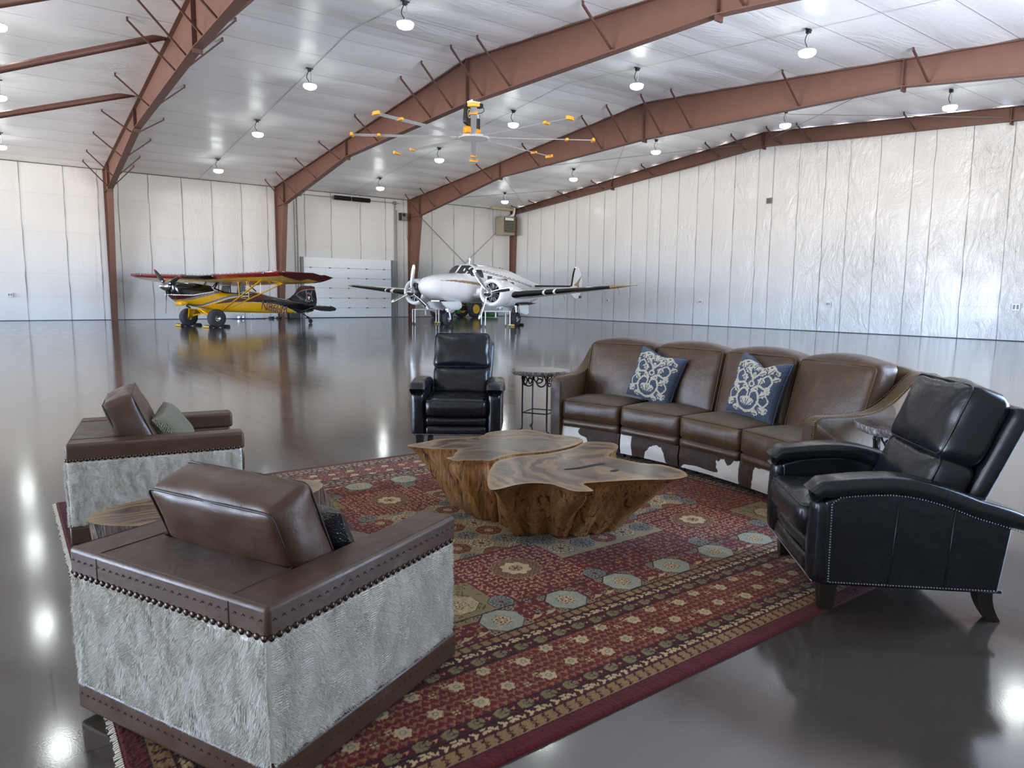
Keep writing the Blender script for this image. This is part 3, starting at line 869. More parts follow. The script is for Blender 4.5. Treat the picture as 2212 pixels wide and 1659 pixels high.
    # main border: trellis of leaves with two rows of rosettes
    for d0 in np.arange(.252, .505, .033):
        along(d0, .036, tulip(c(142, 108, 76), 1.05), .026, 0, r.uniform(0, .03), tulip(c(134, 96, 68), 1.0))
    for d0, ph in ((.305, 0), (.440, .155)):
        along(d0, .31, flower(1.15), .035, 0, ph)
        along(d0+.03, .31, flower(1.05, CREAM*.92), .035, 0, ph+.11)
        along(d0-.005, .31, quad(BEIGE), .02, 0, ph+.21); along(d0+.028, .31, quad(BEIGE), .02, 0, ph+.245)
    for b in B[1:]: img[abs(D-b) < .0036] = DARK
    for dd in (.262, .484): img[(abs(D-dd) < .0026) & (np.sin(S*24) > -.5)] = c(128, 48, 42)
    # wool: abrash streaks and knot noise
    img *= (1+.10*r.normal(size=(nx, ny, 1))*.6)
    row = np.cumsum(r.normal(size=nx))*.0; row = np.convolve(r.normal(size=nx+60), np.ones(30)/30, 'valid')[:nx]
    img *= (1+.35*row)[:, None, None]
    img[(D < B[1])] *= (1+.14*r.normal(size=(nx, 1, 1))).repeat(ny, 1)[(D < B[1])]
    img = np.clip(img*.76*np.array([1.03, .97, .86]), 0, 1)
    # mesh
    Z = .012+.0012*np.sin(X*3.1+Y*2.3)+.0009*r.normal(size=X.shape)
    Z[D < .006] -= .004
    P = np.stack([X+RX0, Y+RY0, Z], -1).reshape(-1, 3)
    ii, jj = np.meshgrid(np.arange(nx-1), np.arange(ny-1), indexing='ij')
    q = np.stack([ii*ny+jj, (ii+1)*ny+jj, (ii+1)*ny+jj+1, ii*ny+jj+1], -1).reshape(-1, 4)
    # a skirt down to the floor
    n0 = len(P); ring = np.concatenate([np.arange(nx)*ny, (nx-1)*ny+np.arange(1, ny), (np.arange(nx-2, -1, -1))*ny+ny-1, np.arange(ny-2, 0, -1)])
    low = P[ring].copy(); low[:, 2] = .0005
    m = len(ring); a = np.arange(m); b = (a+1) % m
    q = np.concatenate([q, np.stack([ring[b], ring[a], n0+a, n0+b], -1)])
    P = np.concatenate([P, low]); cols = np.concatenate([img.reshape(-1, 3), np.tile(WINE*.8, (m, 1))])
    t = NT('knotted_wool')
    at = t.node('ShaderNodeAttribute'); at.attribute_name = 'wool'
    t.set(color=at.outputs[0], rough=.95, spec=.15, sheen=.10, sheenr=.5)
    t.bump(t.noise(t.mapping('Object'), 420, 2), .25, .003)
    o = mesh_np('rug', P, q, np.zeros((0, 3), int), t.m, None)
    ca = o.data.color_attributes.new('wool', 'FLOAT_COLOR', 'POINT')
    ca.data.foreach_set('color', np.concatenate([cols, np.ones((len(cols), 1))], 1).astype(np.float32).ravel())
    tag(o, 'large red patterned wool rug under the furniture group', 'rug')
    # knotted cream fringe at the left end
    f = MB()
    for i, y in enumerate(np.arange(RY0+.01, RY1-.01, .012)):
        dx = .012+.010*random.random(); k = .006*random.uniform(-1, 1)
        f.bar((RX0+.002, y, .009), (RX0-dx, y+k, .004), .006, .004)
    f.build('fringe', M_fringe, o, smooth=0, label='cream fringe at the left end')
    return o
M_fringe = simple('cream_fringe', (.62, .58, .48), .9)
make_rug()

# ================================================================ wood
def wood_top(name, cx, cy, sc=7.0, dark=(46, 33, 26), mid=(84, 62, 45), pale=(124, 98, 69), rough=.28, rim=True, grey=False, ell_=(1, 1)):
    t = NT(name); v = t.mapping('Object', (ell_[0], ell_[1], 1), (0, 0, 0), (-cx*ell_[0], -cy*ell_[1], 0))
    nz = t.node('ShaderNodeTexNoise'); nz.inputs['Scale'].default_value = 2.6; nz.inputs['Detail'].default_value = 3; t.link(v, nz.inputs['Vector'])
    vm = t.node('ShaderNodeVectorMath', operation='MULTIPLY_ADD'); t.link(nz.outputs[1], vm.inputs[0]); vm.inputs[1].default_value = (.62, .62, 0); t.link(v, vm.inputs[2])
    w = t.node('ShaderNodeTexWave', wave_type='RINGS', rings_direction='SPHERICAL'); w.inputs['Scale'].default_value = sc*.62; w.inputs['Distortion'].default_value = 2.2; w.inputs['Detail'].default_value = 3; w.inputs['Detail Scale'].default_value = 1.6
    t.link(vm.outputs[0], w.inputs['Vector'])
    w2 = t.node('ShaderNodeTexWave', wave_type='RINGS', rings_direction='SPHERICAL'); w2.inputs['Scale'].default_value = sc*2.1; w2.inputs['Distortion'].default_value = 5; w2.inputs['Detail'].default_value = 3
    t.link(vm.outputs[0], w2.inputs['Vector'])
    f = t.math('ADD', t.math('MULTIPLY', w.outputs[1], .68), t.math('MULTIPLY', w2.outputs[1], .32))
    col = t.ramp(f, [(.12, lin(*dark)), (.45, lin(*mid)), (.85, lin(*pale))])
    blot = t.noise(v, 3.1, 4, .6)
    col = t.mix(t.ramp(blot, [(.5, (0,)*3), (.7, (.55,)*3)]), col, lin(70, 54, 46))
    if rim:
        at = t.node('ShaderNodeAttribute'); at.attribute_name = 'sapwood'
        col = t.mix(at.outputs[2], col, lin(150, 119, 74))
        if grey:
            at2 = t.node('ShaderNodeAttribute'); at2.attribute_name = 'burl'
            gz = t.noise(v, 16, 5, .7, 2.5)
            col = t.mix(at2.outputs[2], col, t.ramp(gz, [(.35, lin(58, 52, 46)), (.5, lin(98, 92, 80)), (.62, lin(64, 56, 48)), (.7, lin(140, 132, 112))]))
    t.set(color=col, rough=rough, spec=.5, coat=.25, coatr=.18)
    t.bump(f, .05, .004)
    return t.m
def wood_side(name, lo=(84, 54, 30), mid=(150, 106, 60), hi=(190, 142, 86), sx=9, sz=.8, bump=.7):
    t = NT(name); v = t.mapping('Object', (sx, sx, sz)); v2 = t.mapping('Object', (sx*.5, sx*.5, sz*.9), (.25, .1, 0))
    n1 = t.noise(t.mapping('Object', (sx*3, sx*3, sz*1.6)), 2.2, 6, .68, .9); n2 = t.noise(v2, 4.5, 5, .6, 1.2); n3 = t.noise(t.mapping('Object'), 2.2, 3)
    col = t.ramp(n1, [(.3, lin(*lo)), (.5, lin(*mid)), (.72, lin(*hi))])
    col = t.mix(t.ramp(n3, [(.42, (0,)*3), (.66, (.6,)*3)]), col, lin(*[int(x*.62) for x in mid]))
    crack = t.ramp(n2, [(.35, (1,)*3), (.42, (0,)*3)])
    col = t.mix(t.math('MULTIPLY', crack, .85), col, lin(24, 15, 10))
    t.set(color=col, rough=.5, spec=.4)
    b = t.bump(n1, bump*.5, .02); t.bump(t.math('SUBTRACT', 1.0, crack), bump, .015, b)
    return t.m
M_trunk = wood_side('golden_root_wood')
def unproj(px, py, z):
    """the spot on the level plane z that the photograph shows at a pixel (used to read off real sizes)"""
    d = _f+_r2*((px-1106)/FPX)-_u2*((py-829.5)/FPX)
    t_ = (z-EYE)/d.z
    return (d.x*t_, d.y*t_)
def smooth_loop(pts, per=5): return [(p.x, p.y) for p in spline([(x, y, 0) for x, y in pts], per, True)]
def inside_d(poly, P):
    """distance of points to a closed outline"""
    A = np.array(poly); Bv = np.roll(A, -1, 0); d = np.full(len(P), 9.)
    for a, b in zip(A, Bv):
        ab = b-a; t_ = np.clip(((P-a)@ab)/max(1e-9, ab@ab), 0, 1); d = np.minimum(d, np.linalg.norm(P-a-t_[:, None]*ab, axis=1))
    return d

CT_Z = .42
K3 = 3.3515
raw1 = [(65,212),(180,188),(300,165),(450,158),(600,142),(650,118),(760,102),(860,97),(950,98),(1040,115),(1110,130),(1200,138),(1290,150),(1338,172),(1325,190),(1260,216),(1150,242),(1050,258),(900,270),(780,286),(675,320),(600,319),(480,320),(415,324),(350,302),(398,293),(408,268),(440,240),(360,238),(270,236),(160,228)]
raw2 = [(1343,192),(1400,183),(1500,187),(1560,194),(1592,214),(1583,240),(1545,262),(1522,280),(1540,296),(1620,312),(1720,332),(1800,344),(1900,350),(2000,374),(2062,396),(2093,422),(2080,440),(2010,455),(1900,460),(1750,461),(1600,468),(1450,478),(1345,489),(1375,512),(1412,541),(1330,546),(1260,540),(1190,518),(1120,495),(1060,488),(980,484),(900,490),(820,505),(740,526),(672,532),(650,500),(646,450),(656,408),(676,370),(700,336),(740,318),(800,303),(900,287),(1050,274),(1150,258),(1270,228)]
top1 = smooth_loop([unproj(860+x/K3, 900+y/K3, CT_Z) for x, y in raw1], 4)
top2 = smooth_loop([unproj(860+x/K3, 900+y/K3, CT_Z) for x, y in raw2], 4)
ctc = np.array([2.86, 3.56])
base_ref = [(2.43,4.11),(2.40,3.9),(2.39,3.71),(2.41,3.5),(2.42,3.25),(2.63,3.06),(2.89,2.96),(3.16,3.02),(3.32,3.2),(3.36,3.6),(3.22,3.95),(2.92,4.15),(2.65,4.2)]
ba = np.array([math.atan2(y-ctc[1], x-ctc[0]) for x, y in base_ref]); br = np.array([math.hypot(x-ctc[0], y-ctc[1]) for x, y in base_ref])
o_ = np.argsort(ba); ba, br = ba[o_], br[o_]
def rbase(a): return np.interp(a, np.concatenate([ba-2*PI, ba, ba+2*PI]), np.concatenate([br, br, br]))
allp = np.array(top1+top2); aa = np.arctan2(allp[:, 1]-ctc[1], allp[:, 0]-ctc[0]); rr = np.hypot(*(allp-ctc).T)
bins = np.linspace(-PI, PI, 73); rt = np.array([max([0.3]+[r_ for a_, r_ in zip(aa, rr) if abs((a_-b_+PI) % (2*PI)-PI) < .10]) for b_ in bins])
def kfac(a): return np.minimum(1.0, rbase(a)/np.interp(a, bins, rt))
root = thing('coffee_table', 'large two-piece live-edge tree root coffee table in the middle of the rug', 'coffee table', (ctc[0], ctc[1], .0155))
M_top = [wood_top('walnut_swirl', -.12+.0, .35, 6.0, grey=True, ell_=(.75, 1.1)), wood_top('walnut_swirl_pale', .45, -.25, 5.0, ell_=(1.0, .7))]
def root_slab(outline, name, seed, mt, burl=None, holes=()):
    P = np.array(outline)-ctc; n = len(P)
    # densify
    Q = []
    for i in range(n):
        a, b = P[i], P[(i+1) % n]; m = max(1, int(np.linalg.norm(b-a)/.012))
        for k in range(m): Q.append(a+(b-a)*k/m)
    Q = np.array(Q); n = len(Q)
    ang = np.arctan2(Q[:, 1], Q[:, 0]); k = kfac(ang)
    s = MB(); rings = []; T = 16; zt = CT_Z-.013
    nrm = np.roll(Q, -1, 0)-np.roll(Q, 1, 0); nrm = np.stack([nrm[:, 1], -nrm[:, 0]], 1); nrm /= np.linalg.norm(nrm, axis=1)[:, None]+1e-9
    if np.mean(np.sum(nrm*Q, 1)) < 0: nrm = -nrm
    arc_ = np.cumsum(np.linalg.norm(np.roll(Q, -1, 0)-Q, axis=1))
    for t_ in range(T+1):
        f = t_/T; z = zt*(1-f); ring = []
        g = f**.85
        for i in range(n):
            kk = 1-(1-k[i])*g
            p = Q[i]*kk
            fl = noise.noise(Vector((arc_[i]*9, f*.8, seed)))*.028+noise.noise(Vector((arc_[i]*26, f*1.2, seed+4)))*.014+noise.noise(Vector((arc_[i]*60, f*1.5, seed+2)))*.006+noise.noise(Vector((arc_[i]*3.2, f*2.5, seed+8)))*.03
            fl *= min(1, f*5)
            undercut = -.012*math.exp(-((f-.10)/.06)**2)
            p = p+nrm[i]*(fl+undercut)
            ring.append((p[0], p[1], z))
        rings.append(ring)
    s.loft(rings, False, 0, caps=False)
    s.add([rings[-1][i] for i in range(n)], [tuple(range(n))])
    body = s.build(name, M_trunk, root, smooth=60)
    # the flat polished face with its pale sapwood rim
    b = bmesh.new(); vs_ = [b.verts.new((q[0], q[1], zt+.0005)) for q in Q]
    fc = b.faces.new(vs_); bmesh.ops.triangulate(b, faces=[fc])
    for _ in range(6):
        lon = [e for e in b.edges if e.calc_length() > .05]
        if not lon: break
        bmesh.ops.subdivide_edges(b, edges=lon, cuts=1, use_grid_fill=True)
        bmesh.ops.triangulate(b, faces=[f_ for f_ in b.faces if len(f_.verts) > 3])
    bmesh.ops.recalc_face_normals(b, faces=b.faces)
    me = bpy.data.meshes.new('polished_face'); b.to_mesh(me); b.free()
    if me.polygons[0].normal.z < 0: me.flip_normals()
    co = np.array([v_.co[:2] for v_ in me.vertices]); d = inside_d(Q, co)
    sap = np.clip(1-d/.035, 0, 1)**.8*.9
    ca = me.attributes.new('sapwood', 'FLOAT', 'POINT'); ca.data.foreach_set('value', sap.astype(np.float32))
    bu = np.zeros(len(co))
    if burl is not None:
        e = ((co[:, 0]-burl[0])*math.cos(burl[4])+(co[:, 1]-burl[1])*math.sin(burl[4]))/burl[2]; f_ = (-(co[:, 0]-burl[0])*math.sin(burl[4])+(co[:, 1]-burl[1])*math.cos(burl[4]))/burl[3]
        bu = np.clip((1.1-np.hypot(e, f_))*3, 0, .9)
    cb = me.attributes.new('burl', 'FLOAT', 'POINT'); cb.data.foreach_set('value', bu.astype(np.float32))
    me.materials.append(mt)
    fo = bpy.data.objects.new('polished_face', me); COL.objects.link(fo); fo.parent = body
    for h_ in holes:
        hp = [np.array(unproj(860+x/K3, 900+y/K3, CT_Z))-ctc for x, y in h_]
        hm = MB(); pp = smooth_loop(hp, 4); hm.add([(x, y, zt+.0022) for x, y in pp], [tuple(range(len(pp)))])
        hm.build('crack', M_hole, body, smooth=0)
    return body
M_hole = simple('dark_crevice', (.006, .004, .003), .9)
bc = np.array(unproj(860+820/K3, 900+205/K3, CT_Z))-ctc
root_slab(top1, 'slab', 1.3, M_top[0], (bc[0], bc[1], .30, .17, -.55))
root_slab(top2, 'slab', 6.1, M_top[1], None, [[(1205,384),(1300,372),(1400,352),(1496,341),(1480,349),(1400,365),(1310,380),(1220,388)], [(1532,398),(1570,389),(1600,392),(1570,403)]])

# stump side table ------------------------------------------------------
M_stump_top = wood_top('acacia_rings', 0, 0, 13, rough=.35, ell_=(.62, 1.0))
M_bark = wood_side('shaggy_bark', (38, 24, 20), (88, 62, 50), (176, 150, 122), 16, 1.0, 1.0)
root = thing('stump_table', 'low oval tree-stump side table between the two sheepskin chairs', 'side table', (.80, 3.575, .0155))
m = MB(); n = 140; rings = []
def stump_r(a, f):
    ex, ey = .535, .275
    r_ = 1/math.sqrt((math.cos(a)/ex)**2+(math.sin(a)/ey)**2)
    r_ *= 1+.05*math.sin(2*a+.6)+.03*math.sin(5*a)
    fl = math.exp(-((a-.40)/.40)**2)*.40*f
    return r_*(1-.10*f*(1-math.exp(-((a-.40)/.6)**2)))+fl
for t_ in range(13):
    f = t_/12; z = .406*(1-f); ring = []
    for i in range(n):
        a = -PI+2*PI*i/n
        rr_ = stump_r(a, f)+(noise.noise(Vector((a*7, f*1.2, 3)))*.012+noise.noise(Vector((a*22, f*2, 5)))*.007)*min(1, f*6)
        ring.append((rr_*math.cos(a), rr_*math.sin(a), z))
    rings.append(ring)
m.loft(rings, False, 0, caps=False); m.add(rings[-1], [tuple(range(n))])
body = m.build('trunk', M_bark, root, smooth=60)
m = MB(); P_ = []; 
for j in range(9):
    for i in range(n):
        a = -PI+2*PI*i/n; q = max(.001, j/8); rr_ = stump_r(a, 0)*q; P_.append((rr_*math.cos(a), rr_*math.sin(a), .4065))
m.add(P_, [(j*n+i, j*n+(i+1) % n, (j+1)*n+(i+1) % n, (j+1)*n+i) for j in range(8) for i in range(n)])
fo = m.build('polished_face', M_stump_top, body, smooth=0)
at_ = fo.data.attributes.new('sapwood', 'FLOAT', 'POINT'); at_.data.foreach_set('value', np.repeat(np.array([0,0,0,0,0,0,0,.12,.55], np.float32), n))

# iron scroll side tables -------------------------------------------------
M_iron = simple('wrought_iron', (.018, .018, .02), .38, .4, var=.2, bump=.1, bscale=120)
t = NT('petrified_wood'); v = t.mapping('Object')
n1 = t.noise(v, 6, 6, .65, 1.5)
w = t.node('ShaderNodeTexWave', wave_type='RINGS', rings_direction='SPHERICAL'); w.inputs['Scale'].default_value = 5; w.inputs['Distortion'].default_value = 6; w.inputs['Detail'].default_value = 4; t.link(v, w.inputs['Vector'])
t.set(color=t.mix(n1, t.ramp(w.outputs[1], [(.2, lin(46, 40, 38)), (.8, lin(98, 88, 82))]), lin(66, 58, 56)), rough=.16, spec=.6, coat=.3); M_petri = t.m
t = NT('petrified_rind'); v = t.mapping('Object', (1, 1, .5)); n1 = t.noise(v, 22, 6, .7, 1.8)
t.set(color=t.ramp(n1, [(.35, lin(40, 36, 38)), (.5, lin(104, 98, 100)), (.68, lin(188, 182, 180))]), rough=.5); t.bump(n1, .8, .012); M_rind = t.m
def scroll(c0, ax, s=1.0, flip=1, turns=1.35, r0=.062, n=26):
    pts = []
    for i in range(n+1):
        f = i/n; a = PI/2+flip*(-.4+f*turns*2*PI); r_ = r0*(1-f)**.75+.012
        pts.append(Vector(c0)+Vector((ax[0]*math.cos(a)*r_*s, ax[1]*math.cos(a)*r_*s, math.sin(a)*r_*s)))
    return pts
def scroll_table(loc, rz, label):
    root = thing('side_table', label, 'side table', loc, rz, 'iron scroll side tables with stone tops')
    n = 64; ou = []
    for i in range(n):
        a = 2*PI*i/n; r_ = .30*(1+.05*math.sin(2*a+1)+.03*math.sin(5*a+.4)+.015*noise.noise(Vector((a*6, 1, 2)))); ou.append((r_*math.cos(a), r_*math.sin(a)))
    m = MB(); rings = []
    for z, k in ((.612, .93), (.616, .955), (.63, .985), (.648, 1.0), (.657, .995), (.66, .985)):
        rings.append([(x*k*(1+.012*noise.noise(Vector((x*30, y*30, z*60)))), y*k*(1+.012*noise.noise(Vector((x*30, y*30, z*60)))), z) for x, y in ou])
    m.loft(rings, False, 0, caps=False); m.add(rings[0][::-1], [tuple(range(n))])
    top = m.build('stone_top', M_rind, root, smooth=50)
    m = MB(); m.add([(x*.985, y*.985, .6602) for x, y in ou], [tuple(range(n))]); m.build('polished_face', M_petri, top, smooth=0)
    h = .143
    for sx in (-1, 1):
        for sy in (-1, 1):
            l = MB(); l.tube(spline([(sx*(h-.02), sy*(h-.02), .606), (sx*(h+.004), sy*(h+.004), .585), (sx*h, sy*h, .54), (sx*h, sy*h, .3), (sx*h, sy*h, .06), (sx*(h+.004), sy*(h+.004), .025), (sx*(h+.02), sy*(h+.02), .008), (sx*(h+.04), sy*(h+.04), .008)], 4), .0105, 8)
            l.build('leg', M_iron, root, smooth=60)
    m = MB()
    for a, b in (((-h,-h), (h,-h)), ((h,-h), (h,h)), ((h,h), (-h,h)), ((-h,h), (-h,-h))):
        m.bar((a[0], a[1], .20), (b[0], b[1], .20), .012, .012)
    m.build('stretcher', M_iron, root, smooth=0)
    m = MB()
    for a, b in (((-h,-h), (h,-h)), ((h,-h), (h,h)), ((h,h), (-h,h)), ((-h,h), (-h,-h))):
        m.bar((a[0], a[1], .604), (b[0], b[1], .604), .016, .012)
    m.build('top_rail', M_iron, root, smooth=0)
    for a, b in (((-h,-h), (h,-h)), ((h,-h), (h,h)), ((h,h), (-h,h)), ((-h,h), (-h,-h))):
        d = Vector((b[0]-a[0], b[1]-a[1], 0)).normalized()
        for f, fl in ((.27, 1), (.73, -1)):
            c0 = (a[0]+(b[0]-a[0])*f, a[1]+(b[1]-a[1])*f, .545)
            m = MB(); m.tube(scroll(c0, (d.x*fl, d.y*fl), 1.0), .0075, 6); m.build('scroll', M_iron, root, smooth=60)
    return root
a1 = math.atan2(-.25, .14)
side0 = scroll_table((4.675, 5.865, 0), a1, 'iron scroll side table with stone top beside the far black recliner')
st2_ = dup(side0, (4.42, 1.965, .0145), math.radians(20), 'iron scroll side table with stone top between sofa arm and near recliner')
st2_.scale = (.93, .93, 1.03)
# ================================================================ black leather recliners
M_blk = leather('black_leather', (.008, .009, .0115), .25, bump=.18, spec=.36, coat=.08, scale=4)
M_blk_seam = leather('black_leather_welt', (.009, .0095, .011), .35, bump=.05)
M_steel_nail = simple('pewter_nail', (.28, .29, .30), .3, .9)
M_foot = simple('espresso_wood', lin(30, 22, 18), .4)
def nails(path, r=.0042, step=.0125):
    m = MB(); P = [Vector(p) for p in path]; acc = 0.0; nxt = 0.0
    for a, b in zip(P, P[1:]):
        L = (b-a).length
        while nxt <= acc+L:
            c = a.lerp(b, (nxt-acc)/L) if L > 0 else a
            m.ball(c, r, 4); nxt += step
        acc += L
    return m
def rrect(w, h, r, n=4):
    out = []
    for cx, cy, a0 in ((w/2-r, h/2-r, 0), (-w/2+r, h/2-r, 90), (-w/2+r, -h/2+r, 180), (w/2-r, -h/2+r, 270)):
        for k in range(n+1):
            a = math.radians(a0+90*k/n); out.append((cx+r*math.cos(a), cy+r*math.sin(a)))
    return out
def sweep(path, sec, mb, taper=None):
    """rounded section carried along a path lying in the xz plane"""
    P = [Vector(p) for p in path]; rings = []
    for i, p in enumerate(P):
        t_ = (P[min(i+1, len(P)-1)]-P[max(i-1, 0)]).normalized(); up = Vector((-t_.z, 0, t_.x))
        if up.z < 0: up = -up
        k = taper[i] if taper else 1.0
        rings.append([p+Vector((0, a*k, 0))+up*b*k for a, b in sec])
    mb.loft(rings)
def recliner(loc, rz, label):
    root = thing('recliner', label, 'armchair', loc, rz, 'black leather recliners')
    for s in (1, -1):
        prof = [(.385, .135), (.395, .53)]+[(.395-.8*i/8, .545+.035*math.sin(PI*min(1, i/6)) - .10*max(0, (i-3)/5)**1.6) for i in range(1, 9)]+[(-.37, .135)]
        m = MB(); Mx = Matrix(((1,0,0,0), (0,0,1,0), (0,1,0,0), (0,0,0,1)))
        m.prism(prof, s*.300, s*.415, Mx)
        arm = m.build('arm', M_blk, root, smooth=40, bevel=.012)
        top = [(.425, s*.358, .525), (.43, s*.358, .560), (.40, s*.358, .582)]+[(.40-.86*i/12, s*.358, .582+.032*math.sin(PI*min(1, i/9))-.118*max(0, (i-4)/8)**1.6) for i in range(1, 13)]
        m = MB(); sec = rrect(.158, .082, .032)
        sweep(top, sec, m, [.72, .93, 1.0]+[1.0]*11+[.86]); m.build('arm_pad', M_blk, arm, smooth=60)
        m = MB(); V, F = softbox((.075, .115, .40), .028, (.012, 0, 0), 10); m.add(V, F, 0, Matrix.Translation((.398, s*.358, .335))); m.build('front_post', M_blk, arm, smooth=180)
        yo = s*.4165
        path = [(.36, yo, .15), (.365, yo, .52)]+[(x, yo, z-.043) for x, y, z in top[3:]]
        nails(path[::-1]+[(.36, yo, .15), (-.36, yo, .15)]).build('nailhead_trim', M_steel_nail, arm, smooth=180)
        for x in (.10, -.14):
            m = MB(); m.tube([(x, yo+s*.0005, .14), (x-.012, yo+s*.0005, .34), (x-.02, yo+s*.0005, .53)], .003, 5)
            m.build('panel_seam', M_blk_seam, arm, smooth=180)
    # seat and footrest
    leather_cushion('seat_cushion', (.60, .575, .155), .045, (.02, 0, .022), M_blk, root, Matrix.Translation((.165, 0, .398)), 16, .004, 3, M_blk_seam, [(2, 1)])
    m = MB(); m.box((-.02, 0, .235), (.72, .60, .17)); m.build('seat_frame', M_blk, root, smooth=0)
    for z, h, b in ((.271, .082, .018), (.178, .095, .012)):
        m = MB(); V, F = softbox((.10, .575, h), .022, (b, 0, 0), 12); m.add(V, F, 0, Matrix.Translation((.375, 0, z))); m.build('footrest_panel', M_blk, root, smooth=180)
    m = nails([(.428, -.40, .146), (.428, .40, .146)]); m.build('nailhead_trim', M_steel_nail, root, smooth=180)
    m = MB(); m.box((.0, 0, .139), (.79, .80, .016)); m.build('base_rail', M_blk, root, bevel=.004)
    # reclining back
    Bk = Matrix.Translation((-.20, 0, .40)) @ Matrix.Rotation(math.radians(-21), 4, 'Y')
    def flare(p, u):
        p.y *= 1+.05*(u.z); return p
    m = MB(); V, F = softbox((.085, .60, .70), .03, (.01, 0, .0), 14, 0, 0, 6, flare); m.add(V, F)
    bk = m.build('backrest', M_blk, root, smooth=180, M=Bk @ Matrix.Translation((-.06, 0, .27)))
    leather_cushion('lumbar_cushion', (.19, .575, .30), .05, (.03, .0, .02), M_blk, root, Bk @ Matrix.Translation((.075, 0, .145)), 18, .010, 8, M_blk_seam, [(0, 1)], 7)
    leather_cushion('head_cushion', (.205, .575, .375), .055, (.035, .006, .018), M_blk, root, Bk @ Matrix.Translation((.085, 0, .46)), 22, .014, 4, M_blk_seam, [(0, 1)], 6)
    for s in (1, -1):
        m = MB(); m.loft([[(.345+a*.5*k, s*.345+b*.5*k, z) for a, b in ((-.075,-.075), (.075,-.075), (.075,.075), (-.075,.075))] for z, k in ((0, .78), (.135, 1.0))]); m.build('leg', M_foot, root, smooth=0)
        m = MB(); rings = []
        for i in range(6):
            f = i/5; z = .135-.147*f; x = -.335-.055*f**2; k = .034-.008*f
            rings.append([(x+a*k, s*.345+b*k, z) for a, b in ((-1,-1), (1,-1), (1,1), (-1,1))])
        m.loft(rings); m.build('leg', M_foot, root, smooth=40)
    return root
rec_near = recliner((3.53-.735*.01, 1.655+.0, .0145), math.radians(137.3), 'black leather recliner nearest the camera at the rug\'s right corner')
rec_far = dup(rec_near, (3.60, 5.775, .0145), math.radians(-127.4), 'black leather recliner facing the camera on the far side of the coffee table')

# ================================================================ curved cowhide sofa
def worn(name, a, b, c_, rough): 
    t = NT(name); v = t.mapping('Object')
    n1 = t.noise(v, 3.2, 6, .62, .8); n2 = t.noise(v, 11, 5, .7, 1.5); n3 = t.noise(t.mapping('Object', (2, 2, .6)), 3, 5, .7, 1.2)
    col = t.ramp(n1, [(.3, lin(*a)), (.7, lin(*b))])
    col = t.mix(t.ramp(n3, [(.52, (0,)*3), (.75, (.55,)*3)]), col, lin(*c_))
    t.set(color=col, rough=rough, spec=.4, sheen=.06)
    b1 = t.bump(t.noise(v, 240, 3), .12, .0015); t.bump(t.math('ADD', n2, n1), .22, .012, b1)
    return t.m
M_saddle = worn('waxed_saddle_leather', (52, 34, 18), (72, 48, 27), (92, 66, 39), .40)
M_saddle_nu = worn('olive_brown_nubuck', (62, 45, 18), (84, 62, 28), (52, 36, 16), .62)
M_saddle_dk = leather('dark_saddle_leather', lin(58, 36, 24), .5, bump=.12)
M_brass = simple('aged_brass_nail', lin(120, 92, 62), .35, .85)
t = NT('brindle_cowhide'); v = t.mapping('Object')
n1 = t.noise(v, 5.2, 3, .55, .5); n2 = t.noise(t.mapping('Object', (1.2, 1.2, .25)), 34, 4, .7, 1.5)
br_ = t.ramp(n2, [(.35, lin(26, 18, 15)), (.6, lin(62, 38, 25)), (.75, lin(96, 58, 34))])
at = t.node('ShaderNodeAttribute'); at.attribute_name = 'white_patch'
edge = t.math('ADD', at.outputs[2], t.math('MULTIPLY', t.math('SUBTRACT', n1, .5), .85))
edge = t.math('ADD', edge, t.math('MULTIPLY', t.math('SUBTRACT', n2, .5), .12))
mask = t.ramp(edge, [(.44, (0,)*3), (.47, (1,)*3)])
t.set(color=t.mix(mask, br_, (.62, .61, .58)), rough=.6, spec=.25, sheen=.25); t.bump(n2, .35, .006); M_cow = t.m
SO = (.82, 3.70); RF = 3.58
def pol(r, a, z): return Vector((SO[0]+r*math.cos(a), SO[1]+r*math.sin(a), z))
root = thing('curved_sofa', 'long curved four-seat brown leather sofa with cowhide front panels', 'sofa', (SO[0]+4.1, SO[1], 0))
RL = Vector((SO[0]+4.1, SO[1], 0))
def warp(V, r0, ac, z0, lean=0.0):
    """bend a box onto the arc: x outward along the radius, y along the arc"""
    out = []
    for x, y, z in V:
        rr_ = r0+x+lean*z
        a = ac+y/(RF+.02)
        out.append(pol(rr_, a, z0+z)-RL)
    return out
WA = math.radians(10.0)
wu = RF*WA
